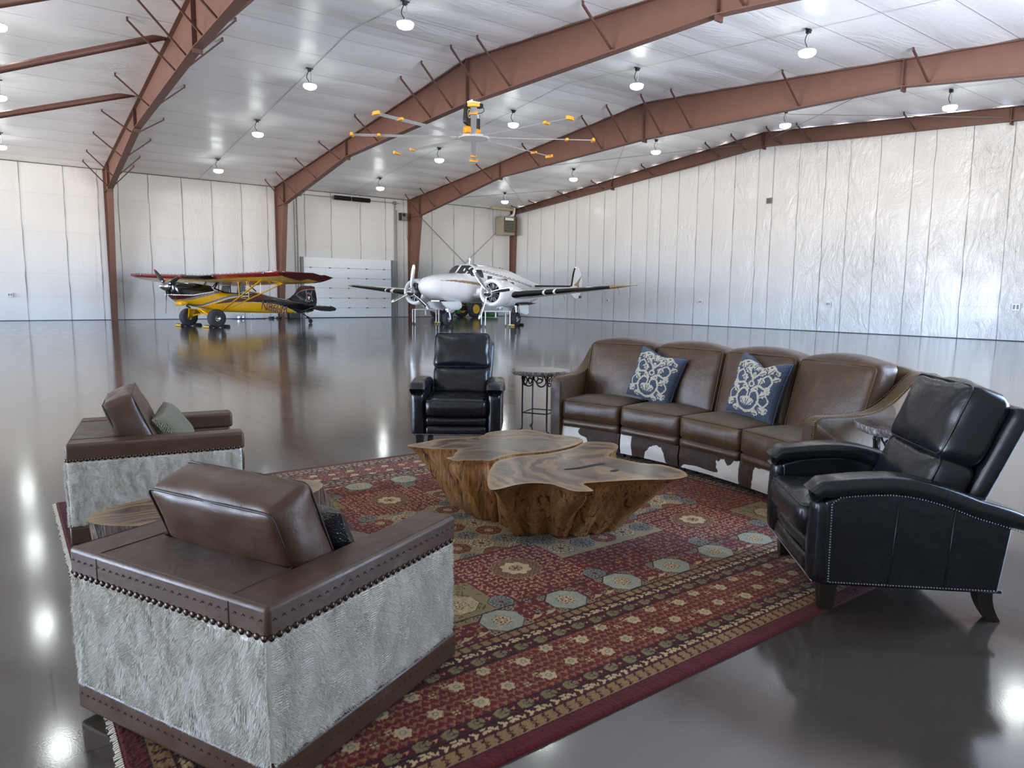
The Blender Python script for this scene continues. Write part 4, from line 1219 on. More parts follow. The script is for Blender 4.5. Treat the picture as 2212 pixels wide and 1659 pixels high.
for i in range(4):
    ac = math.radians(15.0)-i*WA
    # seat cushion: nubuck top, smoother front
    size = (.66, wu-.006, .185); bl = (.02, 0, .028)
    V, F = softbox(size, .035, bl, 20, .004, i+1)
    m = MB(); m.add(warp(V, RF+.33, ac, .405), F)
    nq = len(m.f)
    for k, f in enumerate(m.f):
        if np.mean([m.v[j][2] for j in f]) > .462: m.m[k] = 1
    so = m.build('seat_cushion', [M_saddle, M_saddle_nu], root, smooth=180)
    m = MB(); m.tube(warp(seam_loop(size, 2, 1, .035, 0, bl), RF+.33, ac, .405), .005, 6, True); m.build('welt', M_saddle_dk, so, smooth=180)
    # footrest roll and cowhide panel
    V, F = softbox((.07, wu-.012, .078), .024, (.012, 0, 0), 14, .002, i+9)
    m = MB(); m.add(warp(V, RF+.035, ac, .278), F); m.build('footrest_roll', M_saddle, root, smooth=180)
    nu, nv = 46, 16; P = []; wh = []
    for a_ in range(nu):
        for b_ in range(nv):
            u, w_ = a_/(nu-1), b_/(nv-1)
            z = .068+.175*w_; rr_ = RF+.028-.012*math.sin(PI*w_)-.006*noise.noise(Vector((u*5, w_*3, i)))
            P.append(pol(rr_, ac+(.5-u)*(wu-.014)/RF, z)-RL)
            # where the hide is white
            if i == 0: k = (1-max(0, u-.24)/.30)-.6*max(0, 1-math.hypot((u-.32)/.16, (w_-.8)/.4))
            elif i == 1: k = max((1-abs(u-.09)/.16)*(1.1-.3*w_), (1-abs(u-.62)/.26)*(1.15-1.05*w_))
            elif i == 2: k = max((1-(1-u)/.62)*1.0*(1-.15*w_), (1-w_/.40)*(1.0 if u > .25 else .2+u*2.8), (1-abs(u-.76)/.2)*.95)-.8*max(0, 1-math.hypot((u-.80)/.20, (w_-.95)/.45))
            else: k = max((1-abs(u-.44)/.34)*(1.2-.6*w_), 0)
            wh.append(max(0, min(1.2, k*1.35)))
    m = MB(); m.grid(P, nu, nv)
    m.grid([Vector(p)+Vector((math.cos(ac)*.02, math.sin(ac)*.02, 0)) for p in P], nu, nv)
    co = m.build('cowhide_panel', M_cow, root, smooth=180)
    aw = co.data.attributes.new('white_patch', 'FLOAT', 'POINT'); aw.data.foreach_set('value', np.array(wh+wh, np.float32))
    # back cushion with its crowned top
    size = (.21, wu-.004, .56); bl = (.045, .0, .05)
    def crown(p, u): 
        p.x += .02*max(0, 1-u.y**2)*(1 if u.x < 0 else 0)*-1
        return p
    V, F = softbox(size, .05, bl, 24, .006, i+20, 5, crown)
    m = MB(); m.add(warp(V, RF+.60, ac, .735, .26), F); bo = m.build('back_cushion', M_saddle, root, smooth=180)
    m = MB(); m.tube(warp(seam_loop(size, 0, -1, .05, 0, bl, shape=crown), RF+.60, ac, .735, .26), .005, 6, True); m.build('welt', M_saddle_nu, bo, smooth=180)
    # upholstered back behind it
    size = (.13, wu-.002, .86); bl = (0, 0, .045)
    V, F = softbox(size, .045, bl, 18, .003, i+40)
    m = MB(); m.add(warp(V, RF+.86, ac, .535, .10), F); m.build('backrest', M_saddle_nu, root, smooth=180)
    m = MB(); V, F = softbox((.86, wu-.03, .24), .02, (0, 0, 0), 8); m.add(warp(V, RF+.475, ac, .195), F); m.build('seat_base', M_saddle_dk, root, smooth=60)
for sgn in (1, -1):
    a0 = sgn*math.radians(19.9); 
    prof = [(RF-.01, .045), (RF-.015, .62), (RF+.0, .675), (RF+.05, .70), (RF+.18, .70), (RF+.36, .705), (RF+.50, .735), (RF+.62, .80), (RF+.72, .885), (RF+.80, .945), (RF+.88, .965), (RF+.955, .955), (RF+.98, .90), (RF+.94, .045)]
    pr = [(p.x, p.y) for p in spline([(x, z, 0) for x, z in prof[:-1]], 4)]+[prof[-1]]
    m = MB(); th = .115; rings = []
    for k, (off, ins) in enumerate(((.0, .02), (.012, .006), (.03, .0), (th-.03, .0), (th-.012, .006), (th, .02))):
        ring = []
        cxm_, czm_ = RF+.48, .4
        for r_, z in pr:
            r2 = r_+(cxm_-r_)*ins*1.6; z2 = z-(ins if z > .1 else 0)
            fl = .05*max(0, (z-.2))/.5
            p = pol(r2, a0, z2); tng = Vector((-math.sin(a0), math.cos(a0), 0))*sgn
            ring.append(p+tng*(off+fl*.1)-RL)
        rings.append(ring)
    m.loft(rings); arm = m.build('arm', M_saddle_nu, root, smooth=50)
    tng = Vector((-math.sin(a0), math.cos(a0), 0))*sgn
    fr = MB(); P = []
    for f in np.linspace(0, 1, 12):
        z = .05+.60*f; fl = .05*max(0, (z-.2))/.5
        for o_ in (.012, th-.012): P.append(pol(RF-.0165, a0, z)+tng*(o_+fl*.1)-RL)
    fr.grid(P, 12, 2); fr.build('front_facing', M_saddle_dk, arm, smooth=60)
    for o_ in (.006, th-.006):
        path = []
        for r_, z in pr[:-4]:
            fl = .05*max(0, (z-.2))/.5
            if z > .1: path.append(pol(r_, a0, z+.001)+tng*(o_+fl*.1)-RL)
        nails(path, .004, .0135).build('nailhead_trim', M_brass, arm, smooth=180)
for a_ in (18.5, 10.6, 9.4, .6, -.6, -9.4, -10.6, -18.5):
    for r_ in (RF+.14, RF+.86):
        if abs(a_) not in (18.5, 9.4, 10.6, .6): continue
        m = MB(); c = pol(r_, math.radians(a_), 0)-RL
        m.loft([[(c.x+a*k, c.y+b*k, z) for a, b in ((-1,-1), (1,-1), (1,1), (-1,1))] for z, k in ((.0135, .026), (.085, .034))]); m.build('leg', M_foot, root, smooth=0)
# blue and cream damask pillows -------------------------------------------
def damask_pillow(center, n_ang, lean, roll, label, w, h, chop=0.0, seed=0):
    n = 110; P, F = pillow_geo(w, h, .17, n, .075, seed, .008)
    co = np.array(P); u = co[:, 0]/(w/2); v_ = co[:, 1]/(h/2)
    if chop:                                     # a dent pressed into the top edge
        k = chop*np.exp(-(u/.42)**2)*np.clip((v_-.35)/.65, 0, 1)**1.2
        co[:, 1] -= k; P = [tuple(p) for p in co]
    # acanthus scrolls woven cream on blue
    U, V = np.abs(co[:, 0])/.205, co[:, 1]/.205
    ink = np.zeros(len(co))
    def stroke(pts, w0, w1):
        nonlocal ink
        pts = np.array([(p.x, p.y) for p in spline([(a, b, 0) for a, b in pts], 10)]); nn = len(pts)
        for k, (a, b) in enumerate(pts):
            w_ = w0+(w1-w0)*k/nn; ink = np.maximum(ink, ((U-a)**2+(V-b)**2 < w_*w_)*1.0)
    def leaf(a, b, L, t_, ww=.34):
        nonlocal ink
        x, y = (U-a)*math.cos(t_)+(V-b)*math.sin(t_), -(U-a)*math.sin(t_)+(V-b)*math.cos(t_)
        f = np.clip(x/L, 0, 1); prof = np.sin(PI*f)**.8*L*ww*(1+.22*np.sin(f*17)); vein = np.abs(y) > .018
        ink = np.maximum(ink, ((x > 0) & (x < L) & (np.abs(y-.12*L*np.sin(PI*f)) < prof) & (vein | (f > .8)))*1.0)
    stroke([(0, -.95), (.34, -.82), (.52, -.45), (.34, -.12), (.08, -.2), (.1, -.42), (.24, -.44)], .05, .028)
    stroke([(.08, -.1), (.35, .1), (.68, .05), (.86, .34), (.66, .56), (.46, .44), (.55, .3)], .048, .026)
    stroke([(.0, .34), (.22, .56), (.3, .86), (.62, .96), (.9, .8)], .045, .028)
    stroke([(.5, -.5), (.78, -.62), (.92, -.38), (.8, -.2)], .042, .024)
    for a, b, L, t_ in ((.0,-.75,.42,1.35), (.10,-.7,.34,.75), (.5,-.3,.36,.5), (.58,-.7,.36,-.5), (.35,.12,.34,1.3), (.62,.1,.34,-.7), (.84,.4,.3,.6), (.6,.6,.36,1.0), (.2,.5,.36,.5), (.0,.2,.4,1.57), (.3,.88,.3,-.4), (.05,.62,.36,1.1), (.86,.82,.22,-.9), (.3,-.95,.34,.1), (.85,-.9,.3,1.2), (.12,-.05,.26,.1), (.68,-.12,.24,.9)):
        leaf(a, b, L, t_)
    for k in range(9):
        a_ = k*2*PI/9; ink = np.maximum(ink, (((U-.0-.12*math.cos(a_))**2+(V-.12-.10*math.sin(a_))**2) < .0016)*1.0)
    m = MB(); m.add(P, F)
    Mt = Matrix.Translation(center) @ Matrix.Rotation(n_ang, 4, 'Z') @ Matrix.Rotation(PI/2-lean, 4, 'Y') @ Matrix.Rotation(PI/2+roll, 4, 'Z')
    o = m.build('throw_pillow', M_damask, smooth=180, M=Mt, fix=False)
    a = o.data.attributes.new('motif', 'FLOAT', 'POINT'); a.data.foreach_set('value', ink.astype(np.float32))
    tag(o, label, 'pillow', 'blue patterned pillows on the sofa')
    s = MB(); E = [p for p in P[:(n+1)**2]]
    loop = [E[i*(n+1)] for i in range(0, n+1, 3)]+[E[n*(n+1)+j] for j in range(0, n+1, 3)]+[E[i*(n+1)+n] for i in range(n, -1, -3)]+[E[j] for j in range(n, -1, -3)]
    s.tube(loop, .0045, 5, True); s.build('corded_edge', M_damask_edge, o, smooth=180)
t = NT('blue_damask_weave'); v = t.mapping('Object'); at = t.node('ShaderNodeAttribute'); at.attribute_name = 'motif'
n1 = t.noise(v, 130, 3, .7); n2 = t.noise(v, 300, 2)
bl = t.ramp(n1, [(.35, lin(42, 48, 60)), (.65, lin(76, 84, 98))]); cr_ = t.ramp(n1, [(.3, lin(134, 129, 116)), (.6, lin(172, 165, 148))])
t.set(color=t.mix(t.ramp(at.outputs[2], [(.42, (0,)*3), (.55, (1,)*3)]), bl, cr_), rough=.95, spec=.1, sheen=.1); t.bump(n2, .3, .003); M_damask = t.m
M_damask_edge = simple('blue_cord', lin(60, 70, 92), .9)
damask_pillow((4.745, 4.27, .735), math.radians(8)+PI, math.radians(16), math.radians(-11), 'blue and cream scroll-patterned pillow on the sofa\'s far end', .50, .47, .03, 1)
damask_pillow((4.785, 3.24, .745), math.radians(-7)+PI, math.radians(14), math.radians(-7), 'blue and cream scroll-patterned pillow with dented top, nearer the middle of the sofa', .50, .50, .075, 4)
# ================================================================ airplanes
def gloss(name, col, rough=.16, metal=0.0, coat=.4): return simple(name, col, rough, metal, .5, .03, 3, coat=coat)
M_yel = gloss('lemon_yellow_paint', lin(226, 172, 14)); M_mar = gloss('maroon_paint', lin(74, 20, 24)); M_pblk = gloss('gloss_black_paint', (.008, .008, .009), .1)
M_silver = gloss('silver_stripe', lin(138, 136, 130), .3, .3); M_redle = gloss('red_leading_edge', lin(126, 22, 28)); M_wht = gloss('white_aircraft_paint', (.90, .91, .92), .16)
M_gold = gloss('tan_gold_paint', lin(158, 128, 88), .25); M_chrome = simple('polished_aluminium', (.70, .71, .72), .16, 1.0, var=.04)
M_tire = simple('tyre_rubber', (.028, .030, .033), .75, bump=.1, bscale=50); M_dkmetal = simple('dark_engine_metal', (.05, .05, .052), .45, .6)
M_tan = gloss('cream_pinstripe', lin(206, 178, 130), .3)
g_ = NT('cockpit_glass'); g_.set(color=(.02, .025, .03), rough=.05, spec=.7, alpha=.62); M_glass = g_.m
g_ = NT('clear_acrylic'); g_.set(color=(.35, .38, .40), rough=.04, spec=.6, alpha=.28); M_clear = g_.m
def interp_st(st, xs_):
    st = sorted(st); X_ = [s[0] for s in st]
    return [[float(np.interp(x, X_, [s[k] for s in st])) for k in range(len(st[0]))] for x in xs_]
def smooth_st(st, n):
    """monotone cubic through stations"""
    st = np.array([list(s)+[.62]*(5-len(s)) for s in sorted(st)], float); X_ = st[:, 0]; h = np.diff(X_); out = []
    d = np.diff(st, axis=0)/h[:, None]; m = np.zeros_like(st)
    m[0], m[-1] = d[0], d[-1]
    for i in range(1, len(st)-1):
        w1, w2 = 2*h[i]+h[i-1], h[i]+2*h[i-1]
        for k in range(st.shape[1]):
            a_, b_ = d[i-1, k], d[i, k]
            m[i, k] = 0 if a_*b_ <= 0 else (w1+w2)/(w1/a_+w2/b_)
    for i in range(len(st)-1):
        q = max(2, int(h[i]*n))
        for k in range(q):
            t_ = k/q; out.append(list((2*t_**3-3*t_**2+1)*st[i]+(t_**3-2*t_**2+t_)*h[i]*m[i]+(-2*t_**3+3*t_**2)*st[i+1]+(t_**3-t_**2)*h[i]*m[i+1]))
    out.append(list(st[-1])); return out
def body_loft(st, n=64, ex=.62):
    rings = []
    for s in st:
        x, zt, zb, hw = s[:4]; e = s[4] if len(s) > 4 else ex
        A = np.linspace(0, 2*PI, 721); c_, s_ = np.cos(A), np.sin(A)
        yy = hw*np.sign(c_)*np.abs(c_)**e; zz = (zt+zb)/2+(zt-zb)/2*np.sign(s_)*np.abs(s_)**e
        L = np.concatenate([[0], np.cumsum(np.hypot(np.diff(yy), np.diff(zz)))]); q = np.linspace(0, L[-1], n, endpoint=False)
        rings.append([(x, float(a), float(b)) for a, b in zip(np.interp(q, L, yy), np.interp(q, L, zz))])
    return rings
def faces_by(rings, classify):
    """split a loft's quads into named groups"""
    n = len(rings[0]); groups = {}
    for i in range(len(rings)-1):
        for k in range(n):
            l = (k+1) % n; q = (rings[i][k], rings[i][l], rings[i+1][l], rings[i+1][k])
            c = np.mean(np.array(q), 0); groups.setdefault(classify(*c), []).append(q)
    return groups
def quads_mb(qs, mb, mi=0, off=0.0, keymap=None):
    km = keymap if keymap is not None else {}
    for q in qs:
        f = []
        for p in q:
            k_ = (round(p[0], 5), round(p[1], 5), round(p[2], 5))
            if k_ not in km: km[k_] = len(mb.v); mb.v.append(p)
            f.append(km[k_])
        if len(set(f)) >= 3:
            g = []
            for i in f:
                if i not in g: g.append(i)
            mb.f.append(tuple(g)); mb.m.append(mi)
def airfoil(n=10, t=.12):
    up = []; lo = []
    for i in range(n+1):
        x = .5*(1-math.cos(PI*i/n)); y = 5*t*(.2969*math.sqrt(x)-.126*x-.3516*x*x+.2843*x**3-.1015*x**4)
        up.append((x, y*1.15)); lo.append((x, -y*.75))
    return up[::-1]+lo[1:-1]          # TE over the top to LE, back underneath
def wheel_parts(root, name, c, r, w, rim_r, rim_m, ax='Y'):
    Mx = Matrix.Translation(c) @ Matrix.Rotation(PI/2, 4, 'X')
    m = MB(); prof = [(rim_r, -w*.30), (rim_r*1.05, -w*.42), (r*.80, -w*.5), (r*.93, -w*.42), (r*.99, -w*.22), (r, 0), (r*.99, w*.22), (r*.93, w*.42), (r*.80, w*.5), (rim_r*1.05, w*.42), (rim_r, w*.30)]
    m.lathe(prof, 36, Mx, caps=False)
    o = m.build(name, M_tire, root, smooth=50)
    m = MB(); m.lathe([(.001, -w*.26), (rim_r*.35, -w*.30), (rim_r*.6, -w*.2), (rim_r*.95, -w*.24), (rim_r*1.02, -w*.3), (rim_r*1.02, w*.3), (rim_r*.95, w*.24), (rim_r*.6, w*.2), (rim_r*.35, w*.30), (.001, w*.26)], 28, Mx, caps=False)
    m.build('rim', rim_m, o, smooth=40)
    return o
def chock(loc, rz, label, s=1.0, plastic=None):
    """two wedge blocks joined by a rope"""
    root = thing('wheel_chock', label, 'wheel chock', loc, rz, 'wheel chocks at the airplanes')
    m = MB(); Mx = Matrix(((1,0,0,0), (0,0,1,0), (0,1,0,0), (0,0,0,1)))
    for sx in (-1, 1):
        b = MB(); b.prism([(sx*.30*s, 0), (sx*.46*s, 0), (sx*.46*s, .045*s), (sx*.42*s, .105*s), (sx*.36*s, .105*s)], -.20*s, .20*s, Mx); b.build('wedge', plastic or M_chockblk, root, smooth=0)
        b = MB(); b.box((sx*.465*s, 0, .05*s), (.012, .36*s, .07*s)); b.build('yellow_face', M_chockyel, root, smooth=0)
    m.tube(spline([(-.40*s, -.20*s, .06), (-.15*s, -.30*s, .012), (.15*s, -.28*s, .012), (.40*s, -.20*s, .06)], 6), .012, 6); m.build('rope', M_rope, root)
    return root
M_chockblk = simple('black_rubber_block', (.012, .012, .012), .7); M_chockyel = simple('yellow_reflective', lin(196, 160, 60), .5); M_rope = simple('pale_rope', lin(180, 168, 140), .9)

# ---------------------------------------------------------------- yellow high-wing tailwheel airplane
def husky():
    root = thing('bush_plane', 'yellow, black and maroon high-wing tailwheel airplane parked at left', 'airplane', (6.882, 31.767, 0), math.radians(199.7))
    root.scale = (1.12,)*3
    st = [(1.285, 1.60, 1.36, .20, .9), (1.27, 1.66, 1.27, .28, .8), (1.22, 1.69, 1.19, .33, .75), (1.08, 1.69, 1.04, .37, .7), (.92, 1.68, .93, .39, .66), (.6, 1.66, .85, .41, .62), (.3, 1.63, .77, .41, .6), (.0, 1.60, .71, .41, .58), (-.22, 1.55, .66, .41, .55), (-.34, 1.42, .63, .41, .5), (-.65, 1.33, .57, .40, .45), (-1.0, 1.29, .55, .39, .45), (-1.5, 1.25, .53, .37, .45), (-1.75, 1.24, .52, .355, .45), (-1.95, 1.38, .51, .34, .5), (-2.3, 1.34, .50, .31, .5), (-2.98, 1.18, .48, .25, .5), (-3.65, 1.08, .465, .17, .55), (-4.4, .99, .465, .085, .6), (-4.9, .90, .48, .025, .7)]
    rings = body_loft(smooth_st(st, 44), 170)
    def paint(x, y, z):
        li = lambda pts: float(np.interp(-x, [-p[0] for p in pts], [p[1] for p in pts]))
        if x > -.95:
            blk = li([(1.3, 1.20), (.6, 1.19), (-.1, 1.30), (-.6, 1.40)])
            if z > blk+.02 and x > -.75: return 2
            if z > blk-.012 and x > -.6: return 5
            if z > li([(1.3, 1.0), (.9, 1.06), (.5, 1.14), (.2, 1.22), (-.1, 1.28)]) and x > -.1: return 1
            g1 = li([(1.1, 1.00), (.6, 1.05), (-.2, 1.24), (-.95, 1.40)])
            if g1-.02 < z < g1+.085: return 3
        if x > -1.8:
            g2 = li([(.75, .84), (.2, .87), (-.4, 1.05), (-.95, 1.20), (-1.7, 1.26)])
            if g2-.075 < z < g2+.0 and x < .7: return 3
            if g2-.10 < z < g2-.075 and x < .4: return 5
        lo = li([(-.25, .86), (-1.0, .93), (-1.6, .945), (-2.3, .93), (-3.2, .84), (-3.8, .70), (-4.3, .52), (-4.5, .40)])
        hi = li([(-.25, .86), (-.9, 1.06), (-1.7, 1.20), (-2.0, 1.6)])
        bk = li([(-1.9, .945), (-2.3, 1.02), (-3.0, 1.06), (-3.35, 1.14), (-3.5, .8), (-4.3, .4)])
        if x < -.25 and lo < z < hi: return 2 if (x < -1.9 and z < bk) or x < -3.38 else 1
        if x < -1.2 and lo-.028 < z <= lo: return 4
        if x < -2.9:
            g3 = li([(-2.9, .76), (-3.4, .66), (-3.9, .50), (-4.1, .44)])
            if g3-.06 < z < g3: return 3
        return 0
    gr = faces_by(rings, paint); m = MB(); km = {}
    for i, qs in gr.items(): quads_mb(qs, m, i, keymap=km)
    for rg_, mi_ in ((rings[0], 0), (rings[-1], 2)): m.f.append(tuple(km[(round(p[0], 5), round(p[1], 5), round(p[2], 5))] for p in rg_)); m.m.append(mi_)
    fus = m.build('fuselage', [M_yel, M_mar, M_pblk, M_silver, M_tan, M_wht], root, smooth=40)
    # cowling details
    m = MB()
    for s in (1, -1):
        m.ball((1.24, s*.18, 1.50), .10, 8, sc=(.35, 1, 1))
    m.build('air_inlet', M_dkmetal, fus, smooth=180)
    m = MB(); V, F = softbox((.30, .40, .14), .03, (0, 0, .01), 10); m.add(V, F, 0, Matrix.Translation((.84, .06, .90)) @ Matrix.Rotation(.30, 4, 'Y')); m.build('air_box', M_yel, fus, smooth=180)
    m = MB(); m.tube([(.75, .22, .82), (.62, .25, .72)], .035, 10); m.build('exhaust_pipe', M_dkmetal, fus)
    # spinner and three-blade propeller
    p = thing_part('propeller', root, (1.29, 0, 1.50))
    m = MB(); Mx = Matrix.Rotation(PI/2, 4, 'Y'); m.lathe([(.165, 0), (.165, .02), (.155, .10), (.12, .20), (.07, .28), (.02, .325), (.001, .33)], 28, Mx); m.build('spinner', M_chrome, p, smooth=60)
    for k in range(3):
        a = math.radians(22+120*k); m = MB(); rings_ = []
        for f, ch, tk, tw in ((.10, .07, .06, 1.0), (.2, .10, .045, .8), (.4, .145, .03, .6), (.6, .15, .022, .45), (.8, .125, .016, .35), (.9, .10, .013, .3)):
            rings_.append(blade_ring(a, f*1.0, ch, tk, tw))
        m.loft(rings_); b = m.build('blade', M_pblk, p, smooth=50)
        m = MB(); m.loft([blade_ring(a, f, ch, tk, tw) for f, ch, tk, tw in ((.9, .101, .0135, .3), (.97, .075, .010, .28), (1.0, .03, .006, .27))]); m.build('red_tip', M_redle, b, smooth=50)
        m = MB(); c0 = Vector(blade_pt(a, .30)); m.ball(tuple(c0+Vector((.025, 0, 0))), .035, 6, sc=(.3, 1, .8)); m.build('emblem', M_wht, b)
    # glazing
    for s in (1, -1):
        m = MB(); y0, y1 = s*.405, s*.36
        P_ = [(-.29, y0, 1.45), (-.58, y1, 1.84), (-1.78, y1*.95, 1.66), (-2.2, s*.30, 1.36), (-1.80, s*.355, 1.23), (-.70, y0, 1.31)]
        m.add(P_, [tuple(range(6))]); m.build('side_window', M_clear, root, smooth=0)
        m = MB()
        for a, b in ((0, 1), (1, 2), (2, 3), (0, 5), (5, 4)): m.tube([P_[a], P_[b]], .022 if a != 0 else .03, 6)
        m.tube([(-.98, y0*.99, 1.29), (-.98, y1, 1.80)], .022, 6); m.tube([(-1.42, y0*.93, 1.26), (-1.36, y1, 1.74)], .02, 6)
        m.build('window_frame', M_pblk, root)
    m = MB(); m.add([(-.24, -.34, 1.53), (-.24, .34, 1.53), (-.60, .34, 1.85), (-.60, -.34, 1.85)], [(0,1,2,3)]); m.add([(-.24, .34, 1.53), (-.29, .405, 1.45), (-.58, .36, 1.84), (-.60, .34, 1.85)], [(0,1,2,3)]); m.add([(-.24, -.34, 1.53), (-.29, -.405, 1.45), (-.58, -.36, 1.84), (-.60, -.34, 1.85)], [(0,1,2,3)])
    m.build('windshield', M_clear, root, smooth=0)
    m = MB()
    for y in (-.36, .36): m.tube([(-.25, y, 1.50), (-.59, y*.97, 1.85)], .02, 6)
    m.tube([(-.22, -.36, 1.52), (-.22, 0, 1.57), (-.22, .36, 1.52)], .018, 6); m.build('windshield_frame', M_pblk, root)
    for x in (-.85, -1.55):
        m = MB(); V, F = softbox((.10, .44, .55), .04, (0,0,0), 6); m.add(V, F, 0, Matrix.Translation((x-.15, 0, 1.30)) @ Matrix.Rotation(-.2, 4, 'Y')); m.build('seat_back', M_dkmetal, root, smooth=180)
    # wing
    af = airfoil(9, .14); rings_ = []; ysx = [-5.38, -5.34, -5.2, -5.0, -4.75]+list(np.arange(-4.5, 4.51, .25))+[4.75, 5.0, 5.2, 5.34, 5.38]
    def wsec(y):
        a = abs(y); k = max(0, (a-4.65)/.73); le = .17-.95*k**2.2; te = -1.42-.30*k**1.3; zle = 1.905+.024*a; ch = le-te
        th = 1.0 if k <= 0 else max(.12, 1-.85*k**1.5); r = []
        for x, z in af:
            xx = le-ch*x; r.append((xx, y, zle-.205*(x*ch)-.03+z*ch*th+(.05*k if x > .5 else 0)))
        return r
    rings_ = [wsec(y) for y in ysx]
    def wpaint(x, y, z):
        a = abs(y); k = max(0, (a-4.65)/.73); le = .17-.95*k**2.2
        if a > 4.72+.25*(le-x)/1.6: return 1
        if le-x < .17: return 2 if a < 1.05 else 3
        up = z > 1.905+.024*a-.205*(le-x)-.03
        if up: return 3 if a > 1.05 else 2
        return 0
    gr = faces_by(rings_, wpaint); m = MB(); km = {}
    for i, qs in gr.items(): quads_mb(qs, m, i, keymap=km)
    wing = m.build('wing', [M_yel, M_mar, M_pblk, M_redle], root, smooth=50)
    m = MB()
    for y in np.arange(-4.6, 4.61, .24): m.box((.0, y, 1.960+.024*abs(y)), (.06, .012, .016))
    m.build('vortex_generator_row', M_silver, wing, smooth=0)
    for s in (1, -1):
        m = MB(); m.bar((-.05, s*1.05, 1.925), (.20, s*1.05, 1.925), .02, .11); m.build('cuff_strip', M_silver, wing, smooth=0)
        m = MB(); m.box((.165, s*3.98, 1.99), (.04, .14, .09)); m.build('landing_light', M_glass, wing, smooth=0, bevel=.01)
    # struts
    for s in (1, -1):
        b0 = (-.62, s*.39, .64); f1, r1 = (-.34, s*3.35, 1.83), (-1.14, s*3.35, 1.66)
        m = MB(); m.tube([b0, f1], .045, 8, flat=.45); m.build('wing_strut', M_yel, root)
        m = MB(); m.tube([(-.72, s*.39, .62), r1], .036, 8, flat=.5); m.build('wing_strut', M_yel, root)
        j = MB()
        for f in (.42, .62):
            pf = [b0[i]+(f1[i]-b0[i])*f for i in range(3)]; pr = [(-.72, s*.39, .62)[i]+(r1[i]-(-.72, s*.39, .62)[i])*f for i in range(3)]
            j.tube([pf, (pf[0]+.02, pf[1]-s*.02, 1.86)], .014, 6); j.tube([pr, (pr[0]-.02, pr[1], 1.66)], .012, 6); j.tube([pf, pr], .012, 6)
        j.tube([f1, (-.9, s*3.0, 1.62), r1], .014, 6)
        j.build('jury_strut', M_yel, root)
        # gear
        h = (0, s*.80, .36)
        m = MB(); A = (.30, s*.30, .70); B_ = (-.50, s*.34, .60)
        for q in ((A, B_, h), ):
            n_ = .03
            m.add([A, B_, (h[0]-.08, h[1], h[2]), (h[0]+.08, h[1], h[2]), (A[0], A[1], A[2]-n_), (B_[0], B_[1], B_[2]-n_), (h[0]-.08, h[1]-s*.01, h[2]-n_), (h[0]+.08, h[1]-s*.01, h[2]-n_)], [(0,1,2,3), (7,6,5,4), (0,4,5,1), (1,5,6,2), (2,6,7,3), (3,7,4,0)])
        m.tube([(.32, s*.30, .70), (h[0]+.06, h[1], h[2])], .035, 8); m.tube([(0, 0, .50), (0, s*.62, .42)], .02, 6); m.tube([(0, 0, .50), (.05, s*.25, .68)], .018, 6); m.tube([(-.5, s*.30, .60), (-.06, s*.79, .37)], .022, 6)
        m.build('landing_gear_leg', M_yel, root)
        w_ = wheel_parts(root, 'wheel', (0, s*.92, .345), .345, .27, .115, M_chrome)
    m = MB(); m.tube(spline([(-4.55, 0, .50), (-4.8, 0, .40), (-5.02, 0, .22), (-5.12, 0, .12)], 4), .022, 8); m.tube([(-5.12, -.06, .11), (-5.12, .06, .11)], .015, 6); m.tube([(-4.95, .0, .30), (-5.12, .0, .23)], .03, 6); m.build('tail_spring', M_dkmetal, root)
    wheel_parts(root, 'tail_wheel', (-5.14, 0, .10), .10, .07, .05, M_dkmetal)
    # fin and rudder
    Mx = Matrix(((1,0,0,0), (0,0,1,0), (0,1,0,0), (0,0,0,1)))
    fin = [(-3.75, 1.02), (-4.05, 1.10), (-4.30, 1.27), (-4.50, 1.50), (-4.66, 1.60), (-4.92, 1.63), (-4.95, .48), (-4.4, .50)]
    m = MB(); m.prism([(a, b) for a, b in fin], -.028, .028, Mx); m.build('fin', M_pblk, root, bevel=.012)
    rud = [(-4.96, 1.63), (-5.2, 1.64), (-5.38, 1.60), (-5.47, 1.30), (-5.51, 1.0), (-5.46, .72), (-5.28, .52), (-4.96, .46)]
    m = MB(); m.prism(rud, -.025, .025, Mx); rd = m.build('rudder', M_pblk, root, bevel=.012)
    for s in (1, -1):
        top = [(-4.46, 1.45), (-4.50, 1.51), (-4.66, 1.61), (-4.92, 1.64), (-5.38, 1.61), (-5.41, 1.50), (-5.1, 1.50), (-4.8, 1.47), (-4.6, 1.41), (-4.38, 1.28), (-4.42, 1.36)]
        m = MB(); m.prism(top, s*.0285, s*.0305, Mx); m.build('maroon_panel', M_mar, rd, smooth=0)
        st_ = [(-4.38, 1.28), (-4.6, 1.41), (-4.8, 1.47), (-5.1, 1.50), (-5.41, 1.50), (-5.42, 1.465), (-5.1, 1.465), (-4.82, 1.435), (-4.62, 1.38), (-4.40, 1.26)]
        m = MB(); m.prism(st_, s*.0285, s*.031, Mx); m.build('silver_stripe', M_silver, rd, smooth=0)
        # round badge: silver ring, dark ground, pale animal face
        cx, cz = -5.06, 1.14; y_ = s*.0315
        m = MB(); ou = [(cx+.175*math.cos(a)*.92, y_, cz+.21*math.sin(a)) for a in np.linspace(0, 2*PI, 28, False)]; inn = [(cx+.14*math.cos(a)*.92, y_, cz+.17*math.sin(a)) for a in np.linspace(0, 2*PI, 28, False)]
        m.add(ou+inn, [(i, (i+1) % 28, 28+(i+1) % 28, 28+i) for i in range(28)])
        for e in (-1, 1): m.add([(cx+e*.10, y_, cz+.17), (cx+e*.19, y_, cz+.33), (cx+e*.15, y_, cz+.12)], [(0,1,2)]); m.add([(cx+e*.13, y_, cz-.16), (cx+e*.24, y_, cz-.20), (cx+e*.20, y_, cz-.06)], [(0,1,2)])
        bd = m.build('badge_ring', M_silver, rd, smooth=0)
